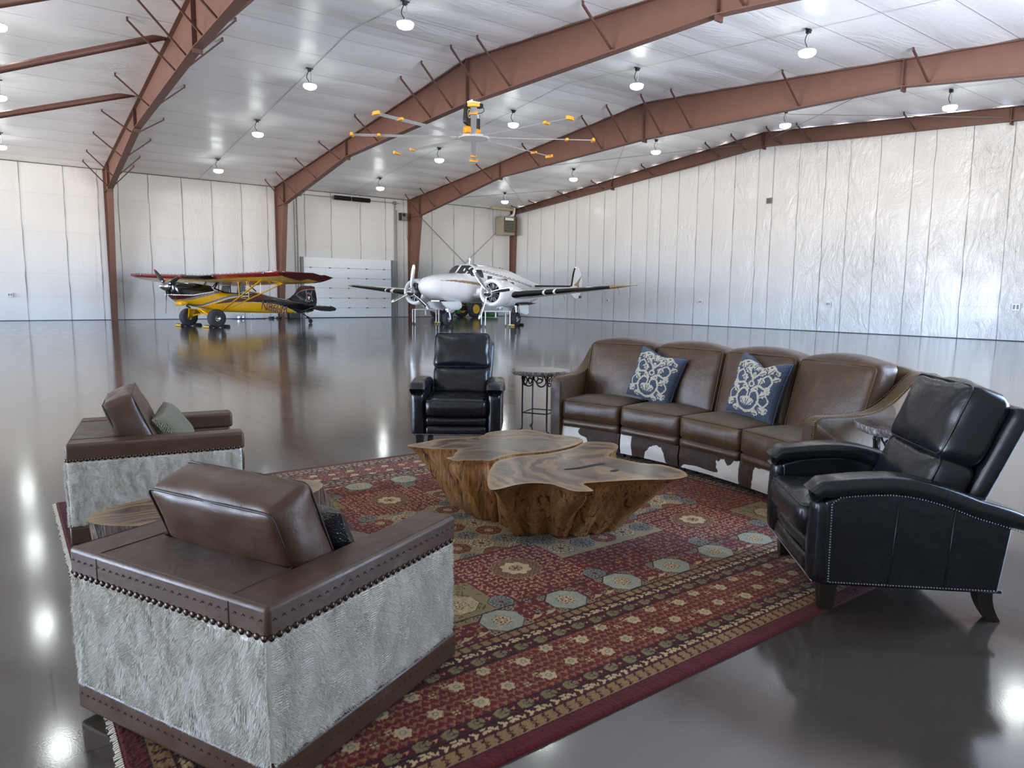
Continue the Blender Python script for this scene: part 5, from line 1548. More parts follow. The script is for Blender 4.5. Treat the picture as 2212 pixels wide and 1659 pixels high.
        m = MB(); m.add([(x, y_, z) for x, _, z in [(cx-.08, 0, cz+.10), (cx-.03, 0, cz+.14), (cx+.05, 0, cz+.13), (cx+.10, 0, cz+.06), (cx+.02, 0, cz+.05), (cx-.07, 0, cz+.05)]], [tuple(range(6))]); m.build('badge_banner', M_redle, bd, smooth=0)
        m = MB(); fc = [(-.06, .04), (-.03, .02), (0, .03), (.03, .02), (.06, .04), (.05, -.02), (.025, -.06), (.02, -.11), (0, -.13), (-.02, -.11), (-.025, -.06), (-.05, -.02)]
        m.add([(cx+a, y_, cz+b) for a, b in fc], [tuple(range(len(fc)))]); m.build('badge_face', M_wht, bd, smooth=0)
        # stabiliser and elevator
        stb = [(-4.42, s*.06), (-4.62, s*.8), (-4.78, s*1.25), (-4.95, s*1.45), (-5.00, s*1.45), (-5.02, s*.05)]
        m = MB(); m.prism(stb, .80, .835); m.build('stabilizer', M_pblk, root, bevel=.01, M=Matrix.Translation((-4.42, 0, .83)) @ Matrix.Rotation(math.radians(-8), 4, 'Y') @ Matrix.Translation((4.42, 0, -.82)))
        elv = [(-5.04, s*.10), (-5.04, s*1.42), (-4.92, s*1.52), (-5.05, s*1.62), (-5.25, s*1.58), (-5.42, s*1.35), (-5.52, s*.9), (-5.50, s*.35), (-5.38, s*.10)]
        m = MB(); m.prism(elv, .795, .825); m.build('elevator', M_pblk, root, bevel=.01, M=Matrix.Translation((-5.03, 0, .745)) @ Matrix.Rotation(math.radians(-24), 4, 'Y') @ Matrix.Translation((5.03, 0, -.81)))
        m = MB(); m.tube([(-4.6, s*.05, .52), (-4.93, s*.85, .80)], .010, 6); m.tube([(-4.93, s*.85, .82), (-4.93, s*.03, 1.42)], .005, 5); m.build('tail_brace', M_silver, root)
    # registration on both flanks
    reg = text_mesh('N86LM', .34)
    for s in (1, -1):
        for nm, mt, off, grow in (('registration_outline', M_tan, .003, .014), ('registration', M_mar, .007, 0.0)):
            tm = text_mesh('N86LM', .34, grow)
            w_ = max(v_.co.x for v_ in reg.vertices)
            o = bpy.data.objects.new(nm, tm); COL.objects.link(o); o.parent = root; tm.materials.append(mt)
            sh = Matrix.Identity(4); sh[0][1] = .28
            y0 = .318*s
            xc, zc = -3.02, .735; ang_yaw = math.atan2(.36-.20, 1.6)
            base_ = Matrix(((-1 if s > 0 else 1, 0, 0, 0), (0, 0, s, 0), (0, 1, 0, 0), (0, 0, 0, 1)))
            sx_ = 1.24/w_
            o.matrix_local = Matrix.Translation((xc, s*(.262+off), zc)) @ Matrix.Rotation(-s*ang_yaw*-1, 4, 'Z') @ Matrix.Rotation(-.075*1, 4, 'Y') @ base_ @ Matrix.Scale(sx_, 4, (1,0,0)) @ sh @ Matrix.Translation((-w_/2, -.13, 0))
    return root
def thing_part(name, parent, loc):
    o = bpy.data.objects.new(name, None); COL.objects.link(o); o.parent = parent; o.location = loc; o.empty_display_size = .1; return o
def blade_pt(a, r): return (0.05, math.cos(a)*r, math.sin(a)*r)
def blade_ring(a, r, ch, tk, tw):
    c, s = math.cos(a), math.sin(a); out = []
    for k in range(10):
        t_ = 2*PI*k/10; u, v_ = math.cos(t_)*ch/2, math.sin(t_)*tk/2
        x = u*math.sin(tw)+v_*math.cos(tw); w_ = u*math.cos(tw)-v_*math.sin(tw)
        out.append((.05+x, c*r-s*w_, s*r+c*w_))
    return out
def text_mesh(body, size, grow=0.0, ext=.004):
    cu = bpy.data.curves.new('lettering', 'FONT'); cu.body = body; cu.size = size*1.38; cu.extrude = ext; cu.offset = grow*.6; cu.resolution_u = 3
    o = bpy.data.objects.new('lettering', cu); COL.objects.link(o)
    dg = bpy.context.evaluated_depsgraph_get(); me = bpy.data.meshes.new_from_object(o.evaluated_get(dg))
    bpy.data.objects.remove(o); bpy.data.curves.remove(cu); me.materials.clear(); return me
husky()
def rot_loc(base, th, x, y, s=1.12): return (base[0]+s*(math.cos(th)*x-math.sin(th)*y), base[1]+s*(math.sin(th)*x+math.cos(th)*y), .001)
HB, HT = (6.882, 31.767), math.radians(199.7)
chock(rot_loc(HB, HT, 0, .92), HT, 'wheel chock pair at the yellow airplane\'s nearer main wheel', 1.05)
chock(rot_loc(HB, HT, 0, -.92), HT, 'wheel chock pair at the yellow airplane\'s farther main wheel', 1.05)

# ---------------------------------------------------------------- white twin-engine airplane
def twin():
    root = thing('twin_engine_airplane', 'white twin-engine propeller airplane with twin fins and black wing leading edges', 'airplane', (19.442, 29.485, 0), math.radians(-155.3))
    root.scale = (1.12,)*3
    st = [(4.28, 1.67, 1.61, .03, 1), (4.26, 1.735, 1.545, .095, 1), (4.20, 1.82, 1.455, .19, .98), (4.08, 1.915, 1.36, .295, .95), (3.85, 2.015, 1.25, .435, .92), (3.4, 2.11, 1.13, .57, .9), (2.9, 2.17, 1.05, .66, .88), (2.4, 2.20, 1.0, .71, .85), (1.88, 2.25, .97, .74, .82), (1.36, 2.60, .96, .75, .8), (1.05, 2.665, .96, .75, .8), (0, 2.67, .96, .75, .8), (-1, 2.63, .97, .74, .82), (-2, 2.55, 1.02, .70, .85), (-3, 2.40, 1.12, .60, .88), (-4, 2.22, 1.28, .46, .92), (-5, 2.05, 1.44, .32, .95), (-5.9, 1.93, 1.58, .17, 1), (-6.45, 1.84, 1.68, .05, 1)]
    rings = body_loft(smooth_st(st, 40), 170)
    wins = [(.42, .02, 1.98, 2.14, 'a'), (-.28, -1.38, 1.90, 2.06, 'b'), (-1.66, -2.06, 1.70, 1.93, 'c')]
    def cl(x, y, z):
        # windscreen: two panes and side panes
        zb = 2.18+.03*(1-abs(y)/.7) if x > 1.2 else 2.06+.0*(x)
        sl = 1.88-(z-2.22)*1.35
        if 1.28 < x < 1.95 and z > 2.215 and abs(y) > .035 and z < 2.575 and not (abs(abs(y)-.47) < .02): return 'glass_front'
        if .72 < x <= 1.62 and 2.07+.07*(x-.9) < z < 2.40 and abs(y) > .45 and not abs(x-1.22) < .025: return 'glass_side'+('L' if y > 0 else 'R')
        for x1, x0, z0, z1, nme in wins:
            sh_ = 0.0
            if x0 < x < x1 and z0 < z < z1 and abs(y) > .4: return 'win'+nme+('L' if y > 0 else 'R')
        if .72 < x < 1.0 and 2.56 < z < 2.67 and abs(y) > .16 and abs(y) < .55: return 'glass_top'+('L' if y > 0 else 'R')
        gs = float(np.interp(x, [.5, 1.2, 2.2, 2.9, 3.55], [1.74, 1.79, 1.86, 1.885, 1.88])); gt = float(np.interp(x, [.5, 1.2, 2.4, 3.2, 3.6], [.05, .055, .05, .02, .004]))
        if .5 < x < 3.6 and abs(z-gs) < gt: return 'gold'
        ln = 2.33+(x-.7)*.114
        if -4.4 < x < .7 and (abs(z-ln) < .016 or abs(z-ln-.055) < .010) and abs(y) > .2: return 'black'
        return 'body'
    gr = faces_by(rings, cl); m = MB(); km = {}
    quads_mb(gr['body'], m, 0, keymap=km); quads_mb(gr.get('gold', []), m, 1, keymap=km); quads_mb(gr.get('black', []), m, 2, keymap=km)
    for rg_ in (rings[0], rings[-1]): m.f.append(tuple(km[(round(p[0], 5), round(p[1], 5), round(p[2], 5))] for p in rg_)); m.m.append(0)
    fus = m.build('fuselage', [M_wht, M_gold, M_pblk], root, smooth=40)
    for k_, qs in gr.items():
        if k_ in ('body', 'gold', 'black'): continue
        mm = MB(); quads_mb(qs, mm); mm.build('windshield' if 'front' in k_ else ('roof_window' if 'top' in k_ else ('cockpit_window' if 'side' in k_ else 'cabin_window')), M_glass, root, smooth=180)
    mm = MB(); mm.box((1.25, 0, 1.9), (.9, 1.1, .5)); mm.build('cockpit_interior', M_dkmetal, root, smooth=0)
    mm = MB(); mm.tube([(.75, 0, 2.66), (.72, 0, 2.84)], .025, 6); mm.box((.70, 0, 2.86), (.12, .025, .12)); mm.build('antenna', M_wht, root)
    for x in (-1.9, -2.15):
        mm = MB(); mm.ball((x, 0, float(np.interp(x, [-3, -2], [2.40, 2.55]))+.03), .045, 5); mm.build('beacon', M_pblk, root)
    # wing: flat centre section, outer panels with dihedral
    af = airfoil(10, .15)
    def wsec(y):
        a = abs(y)
        le = float(np.interp(a, [0, 1.95, 2.7, 6.7], [1.55, 1.50, 1.43, .93])); te = float(np.interp(a, [0, 1.95, 2.7, 6.7], [-1.35, -1.35, -1.28, -.30]))
        z0 = float(np.interp(a, [0, 2.3, 7.4], [1.30, 1.30, 1.74])); k = max(0, (a-6.7)/.72)
        le -= .75*k**2; te += .18*k**3-.12*k; ch = le-te; th = float(np.interp(a, [0, 2.5, 6.7, 7.42], [1.0, .95, .80, .25]))
        return [(le-ch*x, y, z0+z*ch*th+.06*k*x) for x, z in af]
    ysx = [-7.42, -7.38, -7.25, -7.05, -6.85]+list(np.arange(-6.7, 6.71, .0894))+[6.85, 7.05, 7.25, 7.38, 7.42]
    rings_ = [wsec(y) for y in ysx]
    def wp(x, y, z):
        a = abs(y); le = float(np.interp(a, [0, 1.95, 2.7, 6.7], [1.55, 1.50, 1.43, .93]))-.75*max(0, (a-6.7)/.72)**2
        if a > 6.62: return 1
        if a > 2.5 and le-x < .27: return 0 if (3.85 < a < 3.98 or 4.28 < a < 4.42) else 2
        return 0
    gr = faces_by(rings_, wp); m = MB(); km = {}
    for i, qs in gr.items(): quads_mb(qs, m, i, keymap=km)
    wing = m.build('wing', [M_wht, M_gold, M_pblk], root, smooth=50)
    for y in (3.7, 4.6, 5.8, 6.5):
        for s in (1, -1):
            te = float(np.interp(y, [2.7, 6.7], [-1.28, -.30])); zz = float(np.interp(y, [2.3, 7.4], [1.30, 1.74]))
            mm = MB(); mm.tube([(te+.02, s*y, zz), (te-.16, s*y, zz-.12), (te-.22, s*y, zz-.26)], .006, 4); mm.build('static_wick', M_dkmetal, wing)
    mm = MB(); mm.box((-.15, 4.9, 1.28), (.18, .05, .10)); mm.build('hinge_fairing', M_dkmetal, wing, bevel=.02)
    # nacelles
    for s in (1, -1):
        yc, zc = s*1.95, 1.42
        Mx = Matrix.Translation((0, yc, zc)) @ Matrix.Rotation(PI/2, 4, 'Y')
        m = MB(); m.lathe([(.39, 2.02), (.40, 2.12), (.44, 2.20), (.49, 2.215), (.54, 2.18), (.575, 2.05), (.59, 1.8), (.585, 1.5), (.56, 1.3)], 44, Mx, caps=False); cw = m.build('engine_cowling', M_wht, root, smooth=60)
        m = MB(); m.lathe([(.001, 1.86), (.40, 1.86), (.405, 2.04)], 40, Mx, caps=False); m.build('engine_bay', M_pblk, cw, smooth=30)
        for k in range(9):
            a = 2*PI*k/9+.2; cy, sy = math.cos(a), math.sin(a); m = MB()
            for j in range(7): 
                r0 = .17+j*.032
                Mc = Matrix.Translation((1.96, yc+cy*r0, zc+sy*r0)) @ Matrix.Rotation(a-PI/2, 4, 'X')
                m.lathe([(.001, -.007), (.062, -.007), (.062, .007), (.001, .007)], 12, Mc)
            m.tube([(2.05, yc+cy*.14-sy*.04, zc+sy*.14+cy*.04), (2.06, yc+cy*.36-sy*.05, zc+sy*.36+cy*.05)], .010, 5); m.tube([(2.05, yc+cy*.14+sy*.04, zc+sy*.14-cy*.04), (2.06, yc+cy*.36+sy*.05, zc+sy*.36-cy*.05)], .010, 5)
            m.build('cylinder', M_chrome if False else M_engine, cw, smooth=30)
        m = MB(); m.lathe([(.17, 1.9), (.15, 2.08), (.10, 2.2), (.05, 2.3)], 24, Mx); m.build('crankcase', M_engine, cw, smooth=50)
        # nacelle body back over the wing
        stn = [(1.36, 1.98, .86, .56, 1), (.9, 1.90, .82, .55, 1), (.3, 1.74, .82, .52, 1), (-.4, 1.58, .86, .46, 1), (-1.1, 1.48, .98, .34, 1), (-1.8, 1.40, 1.12, .16, 1), (-2.1, 1.33, 1.22, .04, 1)]
        rn = body_loft(smooth_st(stn, 14), 44, 1.0); m = MB(); m.loft([[(x, y+yc, z) for x, y, z in r_] for r_ in rn]); nac = m.build('nacelle', M_wht, root, smooth=50)
        m = MB(); m.loft([[(x, yc+s*(.50*math.cos(b)+.04), .98+.14*math.sin(b)*k) for b in np.linspace(-1.9, 1.2, 9)]+[(x, yc+s*.15, 1.0)] for x, k in ((.75, .35), (.5, .9), (0, 1.0), (-.5, .8), (-.85, .3))]); m.build('wheel_well', M_pblk, nac, smooth=30)
        # propeller
        p = thing_part('propeller', root, (2.33, yc, zc))
        m = MB(); m.lathe([(.19, -.02), (.20, .02), (.175, .12), (.12, .22), (.05, .29), (.001, .305)], 28, Matrix.Rotation(PI/2, 4, 'Y')); m.build('spinner', M_chrome, p, smooth=60)
        for k in range(3):
            a = math.radians((8 if s > 0 else 82)+120*k)
            m = MB(); m.loft([blade_ring(a, f*1.17, ch, tk, tw) for f, ch, tk, tw in ((.14, .08, .07, .9), (.28, .12, .05, .75), (.5, .155, .035, .55), (.75, .15, .024, .42), (.87, .14, .018, .36))]); b = m.build('blade', M_chrome, p, smooth=50)
            m = MB(); m.loft([blade_ring(a, f*1.17, ch, tk, tw) for f, ch, tk, tw in ((.87, .141, .0185, .36), (.95, .125, .014, .33), (1.0, .07, .008, .32))]); m.build('white_tip', M_wht, b, smooth=50)
        # exhaust, scoop, gear
        m = MB(); m.tube([(1.25, yc-.02, .86), (1.5, yc-.02, .77)], .075, 14); ex = m.build('exhaust_stack', M_wht, root); m = MB(); m.ball((1.505, yc-.02, .768), .055, 8, sc=(.25, 1, 1)); m.build('exhaust_mouth', M_pblk, ex, smooth=180)
        m = MB(); V, F = softbox((.75, .32, .30), .12, (0,0,0), 12); m.add(V, F, 0, Matrix.Translation((1.75, yc-s*.62, 1.46))); m.build('oil_cooler_fairing', M_wht, root, smooth=180)
        m = MB(); m.tube([(-.05, yc, 1.05), (0, yc, .62)], .06, 10); m.tube([(0, yc, .62), (0, yc, .32)], .04, 10); m.tube([(0, yc-.16, .30), (0, yc+.16, .30)], .03, 8); m.tube([(.35, yc, 1.0), (.03, yc, .5)], .03, 8)
        m.tube([(.06, yc-.05, .78), (.16, yc-.05, .60), (.05, yc-.05, .45)], .02, 6); m.build('main_gear_leg', M_chrome, root)
        for e in (-1, 1):
            m = MB(); dpl = [(.42, yc+e*.36, .92), (-.42, yc+e*.36, .92), (-.36, yc+e*.43, .56), (-.10, yc+e*.44, .48), (.36, yc+e*.43, .58)]
            m.add(dpl+[(x, y+e*.02, z) for x, y, z in dpl], [(0,1,2,3,4), (9,8,7,6,5)]+[(i, (i+1) % 5, 5+(i+1) % 5, 5+i) for i in range(5)]); m.build('gear_door', M_wht, root, smooth=0)
        wheel_parts(root, 'main_wheel', (0, yc, .30), .30, .22, .14, M_chrome)
    # nose gear
    m = MB(); m.tube([(2.30, 0, 1.15), (2.38, 0, .72)], .075, 12); m.tube([(2.38, 0, .74), (2.42, 0, .56)], .055, 12); m.tube(spline([(2.42, .0, .60), (2.44, .11, .52), (2.42, .13, .30)], 5), .035, 8); m.tube([(2.42, -.02, .30), (2.42, .15, .30)], .03, 8); m.tube([(2.30, .10, .95), (2.40, .10, .64)], .03, 8); m.tube([(2.05, 0, 1.02), (2.36, 0, .78)], .03, 8)
    m.box((2.42, 0, .70), (.14, .16, .05)); m.box((2.40, 0, .84), (.12, .18, .05)); m.build('nose_gear_leg', M_wht, root)
    wheel_parts(root, 'nose_wheel', (2.42, 0, .30), .30, .19, .12, M_chrome)
    for e in (-1, 1):
        m = MB(); m.loft([[(x, e*(.30+.05*k+.10*math.sin(b)), 1.04-.36*k*(.5-.5*math.cos(b))-.04*math.sin(b)) for b in np.linspace(0, PI*.85, 7)] for x, k in ((3.35, .25), (3.1, .7), (2.7, 1.0), (2.2, 1.0), (2.0, .8))], caps=False); m.build('nose_gear_door', M_wht, root, smooth=60)
    m = MB(); m.box((2.7, 0, 1.06), (1.25, .42, .05)); m.build('nose_wheel_well', M_pblk, root, smooth=0)
    # tail
    rings_ = []
    for y in np.linspace(-2.28, 2.28, 25):
        a = abs(y); le = -4.75-.07*a; te = -5.95+.03*a; ch = le-te; rings_.append([(le-ch*x, y, 1.80+z*ch*.7) for x, z in af])
    gr = faces_by(rings_, lambda x, y, z: 1 if (-4.75-.07*abs(y))-x < .14 and abs(y) > .3 else 0); m = MB(); km = {}
    for i, qs in gr.items(): quads_mb(qs, m, i, keymap=km)
    m.build('tailplane', [M_wht, M_pblk], root, smooth=50)
    Mx = Matrix(((1,0,0,0), (0,0,1,0), (0,1,0,0), (0,0,0,1)))
    ol = [(p.x, p.y) for p in spline([(-4.98, 1.60, 0), (-5.10, 1.95, 0), (-5.25, 2.40, 0), (-5.42, 2.70, 0), (-5.62, 2.80, 0), (-5.92, 2.72, 0), (-6.16, 2.45, 0), (-6.27, 2.05, 0), (-6.22, 1.65, 0), (-6.0, 1.32, 0), (-5.6, 1.18, 0), (-5.2, 1.28, 0)], 4, True)]
    for s in (1, -1):
        m = MB(); m.prism(ol, s*2.29-.045, s*2.29+.045, Mx); fn = m.build('fin', M_wht, root, smooth=40, bevel=.03)
        m = MB(); m.tube([(-5.06, s*2.29, 1.78), (-5.16, s*2.29, 2.10), (-5.27, s*2.29, 2.42), (-5.43, s*2.29, 2.69)], .045, 8); m.build('de_icing_boot', M_pblk, fn)
        for e in (-1, 1):
            m = MB(); stp = [(-5.25, 1.86), (-5.62, 2.02), (-6.22, 2.38), (-5.86, 1.96), (-5.95, 1.66), (-5.62, 1.80)]
            m.prism(stp, s*2.29+e*.046, s*2.29+e*.049, Mx); m.build('gold_flash', M_gold, fn, smooth=0)
    return root
M_engine = simple('finned_alloy', (.30, .30, .31), .38, .85)
twin()
TB, TT = (19.442, 29.485), math.radians(-155.3)
chock(rot_loc(TB, TT, 0, 1.95), TT, 'wheel chock pair at the white airplane\'s right-hand main wheel', 1.0)
chock(rot_loc(TB, TT, 0, -1.95), TT, 'wheel chock pair at the white airplane\'s main wheel behind the nose wheel', 1.0)
# rolling work stands under the engines -----------------------------------
M_wtube = simple('white_tube', (.80, .81, .82), .35)
def stand(loc, rz, label):
    root = thing('work_stand', label, 'work stand', loc, rz, 'white work stands under the engines')
    L, W_, H_ = 1.25, .72, .74
    m = MB(); m.box((0, 0, H_), (L, W_, .03)); m.build('stand_top', M_wtube, root, bevel=.008)
    for sx in (-1, 1):
        for sy in (-1, 1):
            m = MB(); m.tube([(sx*(L/2-.03), sy*(W_/2-.03), .09), (sx*(L/2-.03), sy*(W_/2-.03), H_)], .026, 10); l = m.build('leg', M_wtube, root)
            m = MB(); m.tube([(sx*(L/2-.03), sy*(W_/2-.03)-.012, .035), (sx*(L/2-.03), sy*(W_/2-.03)+.012, .035)], .035, 12); m.tube([(sx*(L/2-.03), sy*(W_/2-.03), .04), (sx*(L/2-.03), sy*(W_/2-.03), .10)], .014, 6); m.build('caster', M_black, l)
    m = MB(); m.tube([(0, 0, H_-.02), (0, 0, H_-.28)], .035, 8); m.build('center_post', M_wtube, root)
    return root
sd = stand((17.05, 30.6, 0), math.radians(-18), 'white rolling work stand in front of the airplane\'s left-hand engine')
dup(sd, (18.62, 26.75, 0), math.radians(-18), 'white rolling work stand in front of the airplane\'s right-hand engine')
# green tractor behind ------------------------------------------------------
M_green = gloss('tractor_green', lin(32, 98, 44), .3); M_tyel = gloss('tractor_yellow', lin(226, 184, 24), .35)
root = thing('tractor', 'green tractor with yellow wheels parked behind the white airplane', 'tractor', (24.1, 39.3, 0), math.radians(186))
m = MB(); V, F = softbox((1.5, .56, .42), .08, (0,0,.03), 10); m.add(V, F, 0, Matrix.Translation((.75, 0, .92))); m.build('hood', M_green, root, smooth=60)
m = MB(); m.box((-.35, 0, .62), (1.9, .40, .30)); m.box((.9, 0, .5), (.5, .9, .14)); m.build('chassis', M_dkmetal, root, bevel=.02)
m = MB(); V, F = softbox((.5, .5, .12), .04, (0,0,.02), 8); m.add(V, F, 0, Matrix.Translation((-.75, 0, 1.0))); V, F = softbox((.12, .5, .42), .04, (0,0,0), 8); m.add(V, F, 0, Matrix.Translation((-1.0, 0, 1.22))); m.build('seat', M_tyel, root, smooth=60)
m = MB(); m.tube([(-.15, 0, 1.05), (-.32, 0, 1.3)], .03, 8); m.tube(arc(0, 0, .19, 0, 360, 20), .016, 6, True); m.build('steering_wheel', M_black, root)
m = MB()
for s in (1, -1):
    m.box((-.95, s*.60, 1.12), (.9, .26, .05)); m.box((-.55, s*.60, .95), (.06, .26, .34))
m.build('fender', M_green, root, bevel=.02)
m = MB(); V, F = softbox((.75, 1.75, .30), .06, (0,0,.02), 10); m.add(V, F, 0, Matrix.Translation((-2.35, .35, .20))); m.build('rear_implement', M_green, root, smooth=60)
for s in (1, -1):
    m = MB(); m.box((-1.75, s*.35, .5), (.7, .06, .08)); m.build('lift_arm', M_green, root, bevel=.01)
m = MB(); m.box((.2, .5, .45), (.30, .34, .34)); m.build('side_tank', M_green, root, bevel=.01)
for x, s, r_, w_ in ((1.15, 1, .38, .26), (1.0, -1, .38, .26), (-1.05, 1, .58, .40), (-1.15, -1, .58, .40)):
    o = wheel_parts(root, 'wheel', (x, s*.78, r_), r_, w_, r_*.52, M_tyel)
    m = MB()
    for k in range(20):
        a = 2*PI*k/20
        for e in (-1, 1):
            Mt = Matrix.Translation((x, s*.78, r_)) @ Matrix.Rotation(a+e*.08, 4, 'Y') @ Matrix.Translation((r_*.985, e*w_*.22, 0)) @ Matrix.Rotation(e*.6, 4, 'X')
            m.box((0, 0, 0), (r_*.06, w_*.46, r_*.07), 0, Mt)
    m.build('tread', M_tire, o, smooth=0)
# ================================================================ big ceiling fan
M_fany = simple('amber_plastic', lin(230, 158, 40), .4); M_fanal = simple('anodised_blade', (.74, .75, .76), .35, .35)
root = thing('ceiling_fan', 'giant eight-blade ceiling fan with yellow blade tips under the second frame', 'ceiling fan', (13.19, 20.33, 6.70))
m = MB(); m.lathe([(.001, .10), (.20, .10), (.22, .06), (.50, .045), (.52, .0), (.50, -.03), (.001, -.04)], 32); hub = m.build('hub', M_fanal, root, smooth=40)
for k in range(8):
    a = math.radians(12+45*k-.0); R_ = Matrix.Rotation(a, 4, 'Z'); b = MB()
    sec = [(-.085, -.012), (-.04, .018), (.02, .024), (.085, .004), (.02, -.004)]
    rings = []
    for r_ in (.45, 1.0, 2.0, 3.0, 4.02):
        rings.append([R_ @ Vector((r_, y*1.05, z+.02+y*.18)) for y, z in sec])
    b.loft(rings); bl = b.build('blade', M_fanal, root, smooth=40)
    m = MB(); P_ = [(4.00, -.16), (4.06, -.18), (4.12, -.02), (4.08, .17), (4.00, .15)]; m.prism(P_, -.03, .07, R_); m.build('tip_fin', M_fany, bl, smooth=0, bevel=.01)
    m = MB(); m.box((3.15, 0, .02), (.10, .24, .075), 0, R_); m.build('blade_clip', M_fany, bl, smooth=0, bevel=.01)
    m = MB(); m.bar(R_ @ Vector((.15, 0, .03)), R_ @ Vector((.75, 0, .03)), .07, .03); m.build('strut', M_alu, bl, smooth=0)
m = MB(); m.tube([(0, 0, .10), (0, 0, 1.12)], .06, 12); m.build('drop_tube', M_alu, root)
for sx, sy in ((.20, .12), (-.26, -.02)):
    m = MB(); V, F = softbox((.24, .24, .24), .06, (.01,)*3, 8); m.add(V, F, 0, Matrix.Translation((sx, sy, .22))); m.build('gearbox', M_fany, root, smooth=180)
m = MB(); m.tube([(.20, .10, .34), (.20, .10, .66)], .105, 18); mo = m.build('motor', M_black, root); m = MB(); m.tube([(.20, .10, .66), (.20, .10, .80)], .108, 18); m.build('motor_cap', M_chrome, mo)
m = MB(); V, F = softbox((.50, .14, .60), .06, (.02, 0, .03), 10); m.add(V, F, 0, Matrix.Translation((-.26, -.06, .66)) @ Matrix.Rotation(.5, 4, 'Z') @ Matrix.Rotation(.12, 4, 'Y')); cv = m.build('drive_cover', M_black, root, smooth=180)
m = MB(); Mt = Matrix.Translation((-.26, -.06, .66)) @ Matrix.Rotation(.5, 4, 'Z') @ Matrix.Rotation(.12, 4, 'Y') @ Matrix.Translation((-.06, -.073, .06)) @ Matrix.Rotation(PI/2, 4, 'X')
ou = [(.12*math.cos(t_), .15*math.sin(t_), 0) for t_ in np.linspace(0, 2*PI, 24, False)]; inn = [(.09*math.cos(t_), .115*math.sin(t_), 0) for t_ in np.linspace(0, 2*PI, 24, False)]
m.add(ou+inn, [(i, (i+1) % 24, 24+(i+1) % 24, 24+i) for i in range(24)], 0, Mt); m.add([(-.04, -.06, 0), (.03, -.06, 0), (.05, .02, 0), (.02, .08, 0), (-.02, .03, 0)], [(0,1,2,3,4)], 0, Mt); m.build('round_emblem', M_tan, cv, smooth=0)
m = MB(); m.prism([(-.17, 0), (.17, 0), (.12, -.14), (-.12, -.14)], -.16, .16, Matrix.Translation((0, 0, 1.19)) @ Matrix(((1,0,0,0), (0,0,1,0), (0,1,0,0), (0,0,0,1)))); m.build('mounting_bracket', M_wtube, root, smooth=0)
m = MB(); m.box((.26, .1, 1.10), (.26, .2, .14)); m.build('controller', M_black, root, bevel=.02)
m = MB(); m.tube(spline([(.38, .1, 1.12), (.50, .12, 1.02), (.40, .08, .90), (.22, .10, .84)], 5), .012, 6); m.build('power_cord', M_cord, root)
# ================================================================ struts and bracing rods
def rod_thing(name, p, q, r, mt, label, cat, group, parts=True):
    root = thing(name, label, cat, p, 0, group); v_ = Vector(q)-Vector(p)
    m = MB(); m.tube([(0,0,0), tuple(v_)], r, 12 if r > .03 else 6); m.build('rod' if r < .03 else 'pipe', mt, root)
    if parts:
        for e, c in ((0, Vector((0,0,0))), (1, v_)):
            d = v_.normalized()*(1 if e == 0 else -1)
            m = MB(); m.tube([tuple(c), tuple(c+d*.14)], r*2.2 if r < .03 else r*1.15, 8); m.build('end_fitting', M_steel_dk if r > .03 else M_alu, root)
    return root
M_pipe = simple('red_oxide_pipe', lin(96, 62, 53), .5)
for (p, zb, lab) in (((4.56, 23.95, 9.10), 5.53, 'upper of the two whole round strut pipes sloping left from the first frame'), ((4.56, 29.5, 8.66), 5.77, 'lower round strut pipe sloping left from the first frame'), ((4.56, 18.3, 9.05), 5.43, 'round brown strut pipe cut by the photo\'s top left corner')):
    rod_thing('strut_pipe', p, (-3.9, p[1], zb), .105, M_pipe, lab, 'strut', 'round struts at the first frame')
M_rodm = simple('galvanised_rod', lin(128, 130, 130), .45, .5)
for p, q, lab in (((22.1, 40.85, 6.75), (29.5, 40.85, .6), 'wall brace rod falling to the right above the white airplane'), ((29.6, 40.78, 6.9), (22.2, 40.78, .5), 'wall brace rod rising to the unit heater at the corner')):
    rod_thing('brace_rod', p, q, .020, M_rodm, lab, 'brace rod', 'brace rods on the far wall')
rr_ = [((21.85, 38.8), (29.6, 31.1)), ((21.85, 31.1), (29.6, 38.8)), ((21.85, 30.8), (29.6, 21.4)), ((21.85, 21.4), (29.6, 30.8)), ((21.85, 20.2), (29.6, 10.6)), ((21.85, 10.6), (29.6, 20.2))]
rl = ['far half, rising toward the frame', 'far half, rising toward the end wall', 'middle part, leaning toward the frame', 'middle part, leaning toward the end wall', 'near half, leaning toward the end wall', 'near half, leaning toward the frame']
for ((xa, ya), (xb, yb)), l_ in zip(rr_, rl):
    rod_thing('roof_rod', (xa, ya, roof_z(ya)-.42), (xb, yb, roof_z(yb)-.42), .011, M_rodm, 'thin roof brace rod in the last bay, '+l_, 'brace rod', 'thin roof brace rods', False)
